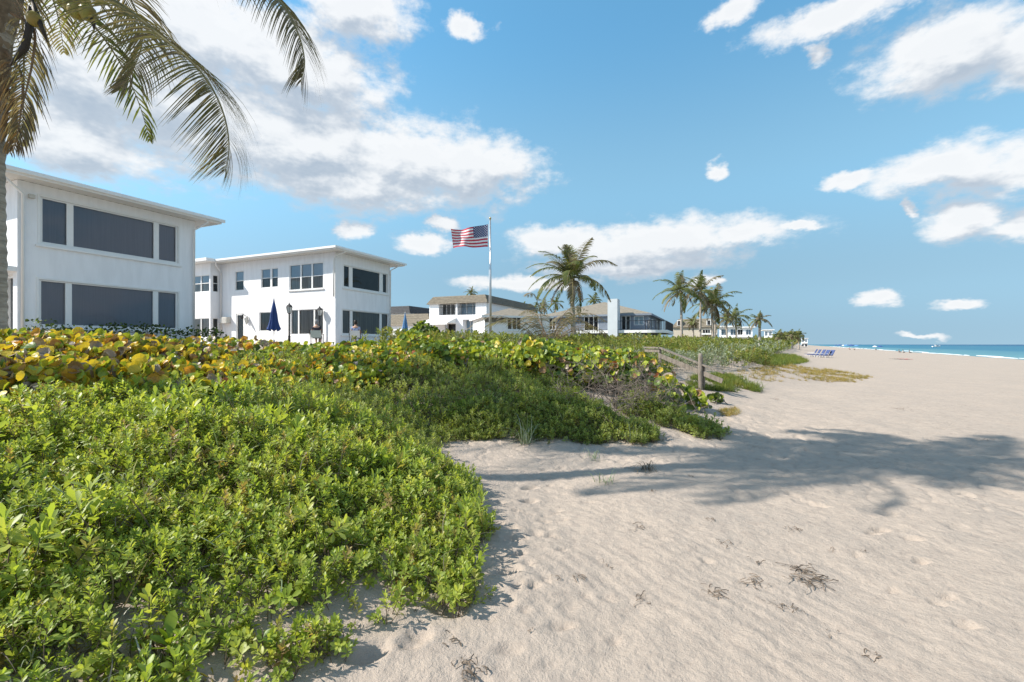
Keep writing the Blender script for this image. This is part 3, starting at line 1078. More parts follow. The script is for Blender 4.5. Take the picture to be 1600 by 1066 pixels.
def house_grey():
    C0 = at(1012, HPY, 48); C0.z = 0
    base = EYE - 2.0
    h = empty('beach_house', (C0.x, C0.y, base), HRZ)
    S, P = Plane(C0, D2), Plane(C0, D1)
    side = Face((0, 0, 0), (0, 1, 0), (-1, 0, 0)); front = Face((0, 0, 0), (1, 0, 0), (0, -1, 0))
    z = lambda px, py: S.z(px, py) - base
    DEP, L = S.u(848), 13.0
    H = z(1012, 490)
    zf = z(980, 516.5)                              # balcony floor
    w1 = (S.u(935), S.u(912.5), zf + .02, z(925, 494.5))
    w2 = (S.u(985), S.u(971), zf + .02, z(980, 493.5))
    w3 = (S.u(1006), S.u(990.5), zf + .55, z(1000, 494))
    w4 = (S.u(868), S.u(858), zf + .2, z(862, 494.5))
    g1 = (S.u(1003), S.u(976), .2, zf - .75)
    f1, f2 = (.7, 2.2, zf + .1, H - .35), (3.4, 5.4, zf + .5, H - .4)
    f3, f4 = (8.0, 10.0, zf + .1, H - .35), (.6, 4.5, .2, zf - .7)
    body(h, [(side, DEP, H, [w1, w2, w3, w4, g1]), (front, L, H, [f1, f2, f3, f4])], m='grey_siding')
    for w, n in ((w1, 3), (w2, 2), (w3, 2), (w4, 2), (g1, 4)):
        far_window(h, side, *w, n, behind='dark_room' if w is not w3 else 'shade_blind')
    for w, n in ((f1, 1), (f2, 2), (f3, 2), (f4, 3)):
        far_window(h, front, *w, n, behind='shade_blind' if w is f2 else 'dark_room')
    hip_roof(h, (0, L, 0, DEP), H, 1.9, .45, 'shingle_grey', fascia='grey_siding')
    # chimney breast standing in front of the side wall
    ca, cb = S.u(969), S.u(955.8)
    ch = MB()
    zt = z(962, 470)
    ch.hexa([side(ca - .1, 2.1, 0), side(cb, 2.1, 0), side(cb, .003, 0), side(ca - .1, .003, 0),
             side(ca - .1, 2.1, zt), side(cb, 2.1, zt), side(cb, .75, zt), side(ca - .1, .75, zt)])
    ch.build('chimney', M['chimney_paint'], h)
    # balconies: white slab edge, dark balustrade, furniture on them
    def balcony(u0, u1, n):
        MB().box(u0, u1, .003, n, zf - .30, zf - .02, fr=side).build('balcony', M['white_paint'], h)
        railing(h, [side(u0, n - .06, 0), side(u1, n - .06, 0)], zf - .02, zf + .95, step=.11)
    balcony(S.u(1012) + .0, ca - .12, 1.7); balcony(cb + .02, S.u(905), 1.7)
    mb = MB()                                       # the rounded end of the balcony round the corner
    pts = [(-1.7, .0)] + [(-1.7 + 1.7 * (1 - math.cos(a)), -1.9 * math.sin(a)) for a in np.linspace(0.1, math.pi / 2, 8)] + [(9.0, -1.9)]
    for a, b_ in zip(pts, pts[1:]):
        mb.poly([(a[0], a[1], zf - .30), (b_[0], b_[1], zf - .30), (b_[0], b_[1], zf - .02), (a[0], a[1], zf - .02)])
    mb.poly([(p[0], p[1], zf - .02) for p in pts] + [(9, -.003, zf - .02), (-.003, -.003, zf - .02)])
    mb.poly([(p[0], p[1], zf - .30) for p in pts] + [(9, -.003, zf - .30), (-.003, -.003, zf - .30)])
    mb.build('balcony', M['white_paint'], h)
    railing(h, [(p[0] * .98 + .02, p[1] * .98, 0) for p in pts], zf - .02, zf + .95, step=.12)
    tag(h, 'blue-grey house with tall pale chimney and dark railed balconies, right of the big palm', 'house')


def chair_on(loc, rz, name, label, cat, m, group):
    r = empty(name, loc, rz)
    MB().box(-.28, .28, -.28, .28, .34, .42).build('seat', m, r)
    MB().hexa([(-.28, .24, .42), (.28, .24, .42), (.28, .30, .42), (-.28, .30, .42), (-.28, .38, .95), (.28, .38, .95), (.28, .43, .95), (-.28, .43, .95)]).build('backrest', m, r)
    for sx in (-.26, .26):
        for sy in (-.26, .26):
            MB().tube([(sx, sy, 0), (sx, sy, .36)], .022, 5).build('leg', M['steel'], r)
        MB().box(sx - .03, sx + .03, -.28, .32, .58, .62).build('armrest', m, r)
    return tag(r, label, cat, group)


def house_tan():
    C0 = at(1121, HPY, 84); C0.z = 0
    base = EYE - 2.6
    h = empty('beach_house', (C0.x, C0.y, base), HRZ)
    S = Plane(C0, D2)
    side = Face((0, 0, 0), (0, 1, 0), (-1, 0, 0)); front = Face((0, 0, 0), (1, 0, 0), (0, -1, 0))
    z = lambda px, py: S.z(px, py) - base
    DEP, L = S.u(1052), 12
    H = z(1100, 511)
    lows = [(S.u(a), S.u(b_), .4, z(1090, 527)) for a, b_ in ((1084, 1072), (1096, 1087), (1113, 1100))]
    body(h, [(side, DEP, H, lows + [(S.u(1110), S.u(1098), z(1100, 524), z(1100, 515))]), (front, L, H, [(2, 4, 2.4, 4.2)])], m='tan_wall')
    for w in lows:
        far_window(h, side, *w, 2)
    far_window(h, side, S.u(1110), S.u(1098), z(1100, 524), z(1100, 515), 3)
    far_window(h, front, 2, 4, 2.4, 4.2, 2)
    mansard(h, (0, L, 0, DEP), H - .02, z(1100, 497.5), .9, 'shingle_tan', .3)
    for a, b_ in ((1111, 1104), (1066, 1058)):       # dormer windows set into the shingles
        u0, u1 = S.u(a), S.u(b_)
        d = MB().box(u0, u1, -.6, .26, z(1100, 508.5), z(1100, 500), fr=side).build('dormer', M['white_paint'], h)
        MB().poly([side(u0 + .12, .265, z(1100, 508)), side(u1 - .12, .265, z(1100, 508)), side(u1 - .12, .265, z(1100, 501)), side(u0 + .12, .265, z(1100, 501))]).build('pane', M['dark_room'], d)
    bz = z(1095, 521)
    MB().box(S.u(1120), S.u(1096), .003, 1.6, bz - .3, bz, fr=side).build('balcony', M['white_paint'], h)
    railing(h, [side(S.u(1120), 1.55, 0), side(S.u(1096), 1.55, 0)], bz, bz + 1.0, step=.16)
    # garden wall in front of it
    MB().box(S.u(1093), S.u(1068), 3.0, 3.2, 0, z(1080, 528), fr=side).build('garden_wall', M['white_wall'], h)
    tag(h, 'tan shingled mansard house with dormers behind the row of tall palms', 'house')


def house_modern(pxc, pxl, D, ytop, storeys, lab, slab=True):
    C0 = at(pxc, HPY, D); C0.z = 0
    base = EYE - 2.8
    h = empty('beach_house', (C0.x, C0.y, base), HRZ)
    S = Plane(C0, D2)
    side = Face((0, 0, 0), (0, 1, 0), (-1, 0, 0)); front = Face((0, 0, 0), (1, 0, 0), (0, -1, 0))
    H = S.z(pxc, ytop) - base
    DEP, L = S.u(pxl), 12.0
    fh = H / storeys
    so, fo = [], []
    for k in range(storeys):
        n = max(2, int(DEP / 3.4))
        for i in range(n):
            u = DEP * (i + .18) / n
            so.append((u, u + DEP * .62 / n, k * fh + fh * .18, k * fh + fh * .80))
        for i in range(3):
            fo.append((1 + i * 3.6, 3.4 + i * 3.6, k * fh + fh * .12, k * fh + fh * .80))
    body(h, [(side, DEP, H, so), (front, L, H, fo)])
    for w in so:
        far_window(h, side, *w, 2, behind=random.choice(('shade_blind', 'sheer', 'dark_room')))
    for w in fo:
        far_window(h, front, *w, 2, behind=random.choice(('shade_blind', 'sheer', 'dark_room')))
    for k in range(1, storeys):
        MB().box(.2, DEP * .9, .003, 1.5, k * fh - .2, k * fh + .05, fr=side).build('balcony', M['white_paint'], h)
        railing(h, [side(.25, 1.45, 0), side(DEP * .9 - .05, 1.45, 0)], k * fh + .05, k * fh + 1.0, step=.3)
    MB().box(-.7, DEP + .4, -L, .7, H, H + .28, fr=side).build('roof', M['white_paint'], h)
    tag(h, lab, 'house')


house_mansard(); house_low(); house_back(); house_grey(); house_tan()
house_modern(1153, 1124, 100, 511, 3, 'white flat-roofed house with banded balconies behind the shorter palms')
house_modern(1176, 1150, 128, 512, 3, 'farther white flat-roofed villa left of the lone palm')
house_modern(1207, 1194, 190, 516, 3, 'distant pale flat-roofed block right of the lone palm')
house_modern(1262, 1252, 420, 529, 2, 'tiny distant white beach house right of the palm clump')

# ---------------------------------------------------------------- vegetation
def leaf_strip(base, dirv, up, length, width, curl=0.25, rows=3, fold=0.18, wide_at=0.70):
    """one leaf as a small folded blade; returns verts, faces"""
    d = Vector(dirv).normalized()
    s = d.cross(Vector(up))
    if s.length < 1e-4:
        s = d.cross(Vector((1, 0, 0)))
    s.normalize()
    n = s.cross(d)
    V, F = [], []
    for i in range(rows + 1):
        t = i / rows
        w = width * .5 * (math.sin(math.pi * min(1, t ** (math.log(.5) / math.log(wide_at)))) ** .75 if 0 < t < 1 else (.18 if t == 0 else .42))
        c = Vector(base) + d * (length * t) - n * (curl * length * t * t)
        V += [c - s * w + n * (fold * w), c, c + s * w + n * (fold * w)]
    for i in range(rows):
        a = i * 3
        F += [(a, a + 1, a + 4, a + 3), (a + 1, a + 2, a + 5, a + 4)]
    return V, F


def join(parts):
    V, F = [], []
    for v, f in parts:
        k = len(V)
        V += [tuple(p) for p in v]
        F += [tuple(k + i for i in q) for q in f]
    return V, F


def sprig(seed, leaves=13, h=.12, ll=.040, lw=.016, tilt=(.35, 1.25), stem_mat=1):
    """leafy shoot: a short stem with leaves spiralling up it"""
    r = random.Random(seed)
    parts, mi = [], []
    for i in range(leaves):
        t = i / (leaves - 1)
        az = i * 2.399 + r.uniform(-.3, .3)
        el = tilt[0] + (tilt[1] - tilt[0]) * t + r.uniform(-.2, .2)
        d = Vector((math.cos(az) * math.cos(el), math.sin(az) * math.cos(el), math.sin(el)))
        L = ll * (1.15 - .35 * t) * r.uniform(.8, 1.2)
        v, f = leaf_strip((0, 0, h * (.35 + .65 * t)), d, (0, 0, 1), L, lw * r.uniform(.85, 1.15) * (L / ll), curl=r.uniform(.05, .3))
        parts.append((v, f)); mi += [0] * len(f)
    m = MB().tube([(0, 0, -h * .35), (r.uniform(-.01, .01), r.uniform(-.01, .01), h * .3), (0, 0, h)], [.0035, .003, .002], 3, cap=False)
    parts.append((m.v, m.f)); mi += [1] * len(m.f)
    V, F = join(parts)
    return V, F, mi


def source_mesh(name, V, F, mi, mats):
    me = bpy.data.meshes.new(name)
    me.from_pydata(V, [], F); me.update()
    for m in mats:
        me.materials.append(m)
    me.polygons.foreach_set('material_index', np.array(mi, dtype=np.int32))
    me.polygons.foreach_set('use_smooth', np.ones(len(F), dtype=bool))
    return me


def scatter(name, P, R, S, I, meshes, label):
    """one mass of plants: points carrying turn, size and kind, each drawn as a shoot"""
    coll = bpy.data.collections.new(name + '_shoots')
    for i, me in enumerate(meshes):
        coll.objects.link(bpy.data.objects.new('%s_shoot_%02d' % (name, i), me))
    me = bpy.data.meshes.new(name)
    me.vertices.add(len(P)); me.vertices.foreach_set('co', np.asarray(P, np.float32).ravel())
    a = me.attributes.new('turn', 'FLOAT_VECTOR', 'POINT'); a.data.foreach_set('vector', np.asarray(R, np.float32).ravel())
    a = me.attributes.new('size', 'FLOAT', 'POINT'); a.data.foreach_set('value', np.asarray(S, np.float32).ravel())
    a = me.attributes.new('sort', 'INT', 'POINT'); a.data.foreach_set('value', np.asarray(I, np.int32).ravel())
    for m in meshes[0].materials:
        me.materials.append(m)
    o = link(name, me)
    g = bpy.data.node_groups.new(name, 'GeometryNodeTree')
    g.interface.new_socket('Geometry', in_out='INPUT', socket_type='NodeSocketGeometry')
    g.interface.new_socket('Geometry', in_out='OUTPUT', socket_type='NodeSocketGeometry')
    n = g.nodes
    gi, go = n.new('NodeGroupInput'), n.new('NodeGroupOutput')
    ip = n.new('GeometryNodeInstanceOnPoints'); ci = n.new('GeometryNodeCollectionInfo')
    ci.inputs['Collection'].default_value = coll
    ci.inputs['Separate Children'].default_value = True
    ci.inputs['Reset Children'].default_value = True
    def attr(nm, ty):
        x = n.new('GeometryNodeInputNamedAttribute'); x.data_type = ty; x.inputs['Name'].default_value = nm
        return x.outputs['Attribute']
    L = g.links.new
    L(gi.outputs[0], ip.inputs['Points']); L(ci.outputs[0], ip.inputs['Instance'])
    ip.inputs['Pick Instance'].default_value = True
    L(attr('sort', 'INT'), ip.inputs['Instance Index'])
    L(attr('turn', 'FLOAT_VECTOR'), ip.inputs['Rotation'])
    L(attr('size', 'FLOAT'), ip.inputs['Scale'])
    L(ip.outputs[0], go.inputs[0])
    md = o.modifiers.new('shoots', 'NODES'); md.node_group = g
    tag(o, label, kind='stuff')
    return o


M['stem'] = mat('woody_stem', (0.16, 0.12, 0.08), 0.9, 0.3, 20)
M['mat_leaf'] = leaf_mat('succulent_leaf', [(0.33, 0.41, 0.07), (0.27, 0.36, 0.075), (0.40, 0.46, 0.09), (0.21, 0.29, 0.065), (0.47, 0.50, 0.11), (0.31, 0.39, 0.085), (0.26, 0.34, 0.07), (0.36, 0.42, 0.085), (0.33, 0.24, 0.11)], .48, .42, .35)
M['mat_leaf_fine'] = leaf_mat('narrow_leaf', [(0.30, 0.35, 0.085), (0.24, 0.30, 0.075), (0.36, 0.40, 0.13), (0.19, 0.25, 0.07)], .46, .45, .3)
M['scrub_leaf'] = leaf_mat('scrub_leaf', [(0.18, 0.22, 0.05), (0.24, 0.26, 0.06), (0.13, 0.18, 0.04), (0.28, 0.24, 0.08)], .35, .55, .3)
M['grey_leaf'] = leaf_mat('silver_leaf', [(0.22, 0.26, 0.16), (0.28, 0.31, 0.22), (0.16, 0.20, 0.11)], .25, .6, .3)
M['dry_grass'] = leaf_mat('dry_grass', [(0.34, 0.25, 0.07), (0.26, 0.20, 0.06), (0.40, 0.30, 0.12), (0.20, 0.20, 0.06)], .35, .6, .2)
M['green_grass'] = leaf_mat('green_grass', [(0.16, 0.20, 0.03), (0.10, 0.15, 0.03), (0.24, 0.23, 0.05)], .35, .55, .25)
M['pale_blade'] = leaf_mat('pale_blade', [(0.30, 0.34, 0.24), (0.20, 0.26, 0.15), (0.38, 0.38, 0.30)], .3, .45, .4, 'island')
M['dead_blade'] = leaf_mat('dead_blade', [(0.16, 0.135, 0.10), (0.10, 0.085, 0.065), (0.24, 0.20, 0.15)], .15, .8, .2, 'island')
M['twig'] = mat('grey_twig', (0.23, 0.185, 0.155), 0.9, 0.35, 12)

SHOOTS = [source_mesh('shoot', *sprig(k, 14, .13, .048, .021), (M['mat_leaf'], M['stem'])) for k in range(5)]
SHOOTS_BROAD = [source_mesh('broad_shoot', *sprig(80 + k, 9, .13, .098, .040, (.55, 1.35)), (M['mat_leaf'], M['stem'])) for k in range(3)]
SHOOTS_FINE = [source_mesh('fine_shoot', *sprig(20 + k, 16, .12, .042, .0155, (.25, 1.25)), (M['mat_leaf_fine'], M['stem'])) for k in range(4)]
SHOOTS_SCRUB = [source_mesh('scrub_shoot', *sprig(40 + k, 12, .22, .09, .05, (.2, 1.2)), (M['scrub_leaf'], M['stem'])) for k in range(4)]
SHOOTS_GREY = [source_mesh('grey_shoot', *sprig(60 + k, 12, .25, .10, .04, (.4, 1.3)), (M['grey_leaf'], M['stem'])) for k in range(3)]


def blades(seed, n, h, w, spread, droop, mt, name):
    """tussock of grass blades"""
    r = random.Random(seed)
    parts = []
    for i in range(n):
        az = r.uniform(0, 6.283); el = r.uniform(.5, 1.4)
        L = h * r.uniform(.5, 1.1)
        b0 = Vector((r.gauss(0, spread), r.gauss(0, spread), 0))
        d = Vector((math.cos(az) * math.cos(el), math.sin(az) * math.cos(el), math.sin(el)))
        s = Vector((-math.sin(az), math.cos(az), 0))
        V, F = [], []
        p = b0.copy()
        k = 6
        for j in range(k + 1):
            t = j / k
            ww = w * (1 - t ** 1.5) * .5 + .0008
            V += [p - s * ww, p + s * ww]
            d2 = (d + Vector((0, 0, -1)) * droop * t * 1.6 + Vector((-.12, 0, 0)) * t).normalized()
            p = p + d2 * (L / k)
            p.z = max(p.z, .004)
        for j in range(k):
            F.append((2 * j, 2 * j + 1, 2 * j + 3, 2 * j + 2))
        parts.append((V, F))
    V, F = join(parts)
    return mesh_np(name, np.array(V), F, mt, smooth=True)


TUFT_DRY = [blades(100 + k, 26, .16, .005, .04, .7, M['dry_grass'], 'dry_tuft') for k in range(3)]
TUFT_GREEN = [blades(110 + k, 34, .20, .007, .05, .55, M['green_grass'], 'green_tuft') for k in range(3)]


BLADES = [blades(130 + k, 3 + k, .36, .006, .02, .75, M['pale_blade'] if k % 2 else M['dead_blade'], 'dry_blade') for k in range(4)]


def noise01(x, y, s, o=3):
    return np.clip(fbm(x * s + 5.1, y * s - 3.7, o) * .75 + .5, 0, 1)


def field_points(x0, x1, y0, y1, step, rg):
    xs, ys = np.arange(x0, x1, step), np.arange(y0, y1, step)
    X, Y = np.meshgrid(xs, ys)
    X = X + rg.uniform(-.5, .5, X.shape) * step
    Y = Y + rg.uniform(-.5, .5, Y.shape) * step
    return X.ravel(), Y.ravel()


def in_view(x, y, margin=1.22):
    return (y > .8) & (np.abs(x) < y * margin + 1.2)


def turns(n, rg, lean=.45):
    R = np.zeros((n, 3))
    R[:, 0] = rg.normal(0, lean, n); R[:, 1] = rg.normal(0, lean, n) ; R[:, 2] = rg.uniform(0, 6.283, n)
    return R


def sea_grape_zone(x, y):
    """0 on the shoot-covered slope, 1 where the big round leaves take over"""
    t = inland(x, y)
    p, q = pq(x, y)
    lim = np.interp(q, [-12, -6, -2, 1, 3, 5, 7.5, 8.5, 10, 14], [3.6, 3.7, 3.9, 4.1, 4.3, 5.2, 5.8, 5.4, 3.6, 2.4])
    return t - lim - .35 * fbm(x * 1.3, y * 1.3, 2)


def mat_cover(x, y):
    """how far inside the mat of shoots a spot lies, in metres"""
    t = inland(x, y)
    e = t + .34 * fbm(x * 1.5 + 9, y * 1.5, 3) + .16 * fbm(x * 5, y * 5 + 3, 2)
    # bare sandy hollow between the mat and the sea grapes
    return np.minimum(e, 1.05 + .2 * (y - 8) - x + .25 * fbm(x * 1.4, y * 1.4 + 7, 2))


def build_mat():
    rg = np.random.default_rng(21)
    Ps, Rs, Ss, Is = [], [], [], []
    Pf, Rf, Sf, If = [], [], [], []
    for (ya, yb, step) in ((.4, 3.0, .055), (3.0, 5.0, .062), (5.0, 7.5, .072), (7.5, 13.5, .092)):
        x, y = field_points(-13, 5.0, ya, yb, step, rg)
        e = mat_cover(x, y)
        k = (e > 0) & in_view(x, y) & (sea_grape_zone(x, y) < .25)
        p, q = pq(x, y)
        k &= q < 11.5
        # thinner towards the open sand at the bottom of the slope
        thin = np.clip(noise01(x, y, 1.6) * 1.5 - .10 + sstep(y, 2.6, 4.0) * .9 + sstep(e, .2, 1.5) * .55, .30, 1)
        k &= (rg.random(len(x)) < thin) & (noise01(x * 1.0, y * 1.0, 3.4, 2) > .34 - .34 * sstep(y + e * .7, 2.6, 4.2))
        x, y, e = x[k], y[k], e[k]
        H = (.11 + .20 * sstep(e, -.1, 1.5)) * (.25 + 1.30 * noise01(x, y, 1.25)) * np.interp(y, [1, 2.6, 3.6, 5, 9], [.50, .70, .95, 1.0, 1.1])
        z = ground_z(x, y)
        fine = (rg.random(len(x)) < sstep(y + .35 * x + 1.2 * fbm(x * .5, y * .5, 2), 4.2, 6.4))
        for lay, frac in enumerate((1.0, .62, .25)):
            n = len(x)
            jx, jy = rg.uniform(-.5, .5, n) * step, rg.uniform(-.5, .5, n) * step
            P = np.stack([x + jx, y + jy, z + H * np.clip(frac + rg.normal(0, .12, n), .05, 1.25) - .03], -1)
            R = turns(n, rg, .38 + .15 * lay)
            # shoots lean out over the edge
            S = rg.uniform(.48, 1.0, n) * (step / .055) ** .62 * np.where(rg.random(n) < .05, 1.6, 1.0)
            I = rg.integers(0, 5, n)
            a = ~fine
            Ps.append(P[a]); Rs.append(R[a]); Ss.append(S[a]); Is.append(I[a])
            Pf.append(P[fine]); Rf.append(R[fine]); Sf.append(S[fine] * 1.05); If.append(I[fine] % 4)
    scatter('shrub_mat', np.concatenate(Ps), np.concatenate(Rs), np.concatenate(Ss), np.concatenate(Is), SHOOTS,
            'bright green mat of fleshy-leaved shoots covering the near dune slope')
    scatter('shrub_thicket', np.concatenate(Pf), np.concatenate(Rf), np.concatenate(Sf), np.concatenate(If), SHOOTS_FINE,
            'duller green narrow-leaved thicket higher on the dune, below the sea grapes')
    # patches of a larger-leaved plant and dry pale blades threaded through the cover
    x, y = field_points(-8, 2.5, 1.6, 8.5, .105, rg)
    e = mat_cover(x, y)
    k = (e > .5) & in_view(x, y) & (sea_grape_zone(x, y) < 0) & (noise01(x + 3.3, y - 1.7, .75, 2) > .60 + .10 * sstep(x, -3.5, .5))
    x, y, e = x[k], y[k], e[k]
    n = len(x)
    H = (.04 + .25 * sstep(e, -.1, 1.9)) * (.6 + .85 * noise01(x, y, 1.1))
    scatter('broad_leaf_patch', np.stack([x, y, ground_z(x, y) + H * rg.uniform(.5, 1.15, n) - .02], -1), turns(n, rg, .3), rg.uniform(.65, 1.2, n), rg.integers(0, 3, n), SHOOTS_BROAD,
            'patches of larger-leaved yellow-green plants standing out of the near mat')
    x, y = field_points(-10, 2.5, 1.6, 10.5, .24, rg)
    e = mat_cover(x, y)
    k = (e > .1) & in_view(x, y) & (sea_grape_zone(x, y) < .3) & (noise01(x - 2, y + 8, 1.1, 2) > .5)
    x, y, e = x[k], y[k], e[k]
    n = len(x)
    H = (.04 + .22 * sstep(e, -.1, 1.9))
    scatter('dry_blades', np.stack([x, y, ground_z(x, y) + H * .7], -1), turns(n, rg, .35), rg.uniform(.5, 1.25, n), rg.integers(0, 4, n), BLADES,
            'pale dry grass blades and twigs threaded through the green mat')


def patch(name, pts, heights, meshes, label, seed, step=.085, size=1.0, edge=.3):
    """low cushion of shoots round a chain of centres (x, y, radius)"""
    rg = np.random.default_rng(seed)
    C = np.array(pts)
    x, y = field_points(C[:, 0].min() - 1.6, C[:, 0].max() + 1.6, C[:, 1].min() - 1.6, C[:, 1].max() + 1.6, step, rg)
    e = np.max([r - np.hypot(x - cx, y - cy) for cx, cy, r in pts], axis=0) + .16 * fbm(x * 2.2 + seed, y * 2.2, 3)
    k = e > 0
    x, y, e = x[k], y[k], e[k]
    H = heights * sstep(e, -.05, edge + .2) * (.6 + .6 * noise01(x, y, 1.7))
    z = ground_z(x, y)
    P, R, S, I = [], [], [], []
    for lay, frac in enumerate((1.0, .6, .22)):
        n = len(x)
        P.append(np.stack([x + rg.normal(0, step * .3, n), y + rg.normal(0, step * .3, n), z + H * np.clip(frac + rg.normal(0, .1, n), .05, 1.2) - .02], -1))
        R.append(turns(n, rg, .4)); S.append(size * rg.uniform(.8, 1.25, n)); I.append(rg.integers(0, len(meshes), n))
    return scatter(name, np.concatenate(P), np.concatenate(R), np.concatenate(S), np.concatenate(I), meshes, label)


def gp(px, py):
    g = ground_at(px, py)
    return g.x, g.y


build_mat()
a, b_, c, d, e_ = gp(745, 686), gp(850, 680), gp(930, 688), gp(1000, 690), gp(905, 672)
patch('shrub_patch', [(a[0], a[1] + .5, .65), (b_[0], b_[1] + .5, .7), (c[0], c[1] + .45, .7), (d[0], d[1] + .25, .42), (e_[0], e_[1] + .6, .6)], .30, SHOOTS_FINE,
      'green shoot-covered tongue reaching onto the sand below the sandy hollow', 31, .075, 1.15)
a, b_, c = gp(1020, 660), gp(1070, 672), gp(1108, 682)
patch('shrub_patch', [(a[0], a[1] + .6, .6), (b_[0], b_[1] + .3, .5), (c[0], c[1] + .15, .34)], .30, SHOOTS_FINE,
      'narrow green cushion of shoots at the foot of the bare twig thicket', 32, .08, 1.2)

# ---------------------------------------------------------------- sea grapes: round stiff leaves
def grape_leaf(seed):
    r = random.Random(seed)
    n = 10
    V, F = [(0, 0, 0)], []
    cup, foldv = r.uniform(-.30, .45), r.uniform(.10, .65)
    for ring in (.55, 1.0):
        for i in range(n):
            th = 2 * math.pi * i / n
            rr = ring * (1 + .06 * math.sin(3 * th + seed)) * (.90 if abs(th - math.pi) < .4 and ring == 1 else 1)
            x, y = rr * math.cos(th), rr * 1.08 * math.sin(th)
            V.append((x, y, cup * ring * ring + foldv * abs(y) * ring * .6 + r.uniform(-.09, .09) * ring))
    for i in range(n):
        j = (i + 1) % n
        F.append((0, 1 + i, 1 + j))
        F.append((1 + i, 1 + n + i, 1 + n + j, 1 + j))
    # the pale midrib: a thin raised ridge
    k = len(V)
    V += [(-1.15, 0, cup - .02), (-.2, .025, .02), (-.2, -.025, .02), (.95, 0, cup + .015)]
    F += [(k, k + 2, k + 3, k + 1)]
    return np.array(V), F


def solid_leaf_mat(name, c, c2, trans=.35):
    m = bpy.data.materials.new(name)
    m.use_nodes = True
    t = m.node_tree
    b = NT(t)
    p = t.nodes['Principled BSDF']; out = t.nodes['Material Output']
    f = b.smooth(b.noise(b.n('ShaderNodeTexCoord').outputs['Object'], 9.0, 3), .38, .62)
    col = b.mix(f, (*c, 1), (*c2, 1))
    b.set(p.inputs['Base Color'], col)
    p.inputs['Roughness'].default_value = .42
    p.inputs['Specular IOR Level'].default_value = .4
    tr = b.n('ShaderNodeBsdfTranslucent'); b.set(tr.inputs[0], b.mix(1.0, col, (1.3, 1.2, .6, 1), 'MULTIPLY'))
    mx = b.n('ShaderNodeMixShader'); mx.inputs[0].default_value = trans
    b.set(mx.inputs[1], p.outputs[0]); b.set(mx.inputs[2], tr.outputs[0]); b.set(out.inputs[0], mx.outputs[0])
    return m


GM = [solid_leaf_mat('sea_grape_yellow', (.62, .47, .04), (.52, .42, .05)),
      solid_leaf_mat('sea_grape_lime', (.36, .41, .045), (.27, .34, .04)),
      solid_leaf_mat('sea_grape_green', (.17, .25, .04), (.12, .19, .04)),
      solid_leaf_mat('sea_grape_orange', (.55, .31, .04), (.42, .21, .05)),
      solid_leaf_mat('sea_grape_brown', (.30, .17, .07), (.22, .13, .07), .15),
      solid_leaf_mat('sea_grape_dry', (.34, .28, .22), (.22, .17, .13), .12),
      solid_leaf_mat('sea_grape_red', (.42, .11, .06), (.34, .12, .05)),
      solid_leaf_mat('sea_grape_dark', (.05, .085, .022), (.07, .10, .025))]
GLEAF = [grape_leaf(k) for k in range(5)]
GMESH = {}
for ci in range(len(GM)):
    for k in range(3):
        GMESH[ci, k] = mesh_np('sea_grape_leaf', GLEAF[k][0], GLEAF[k][1], GM[ci], smooth=False)


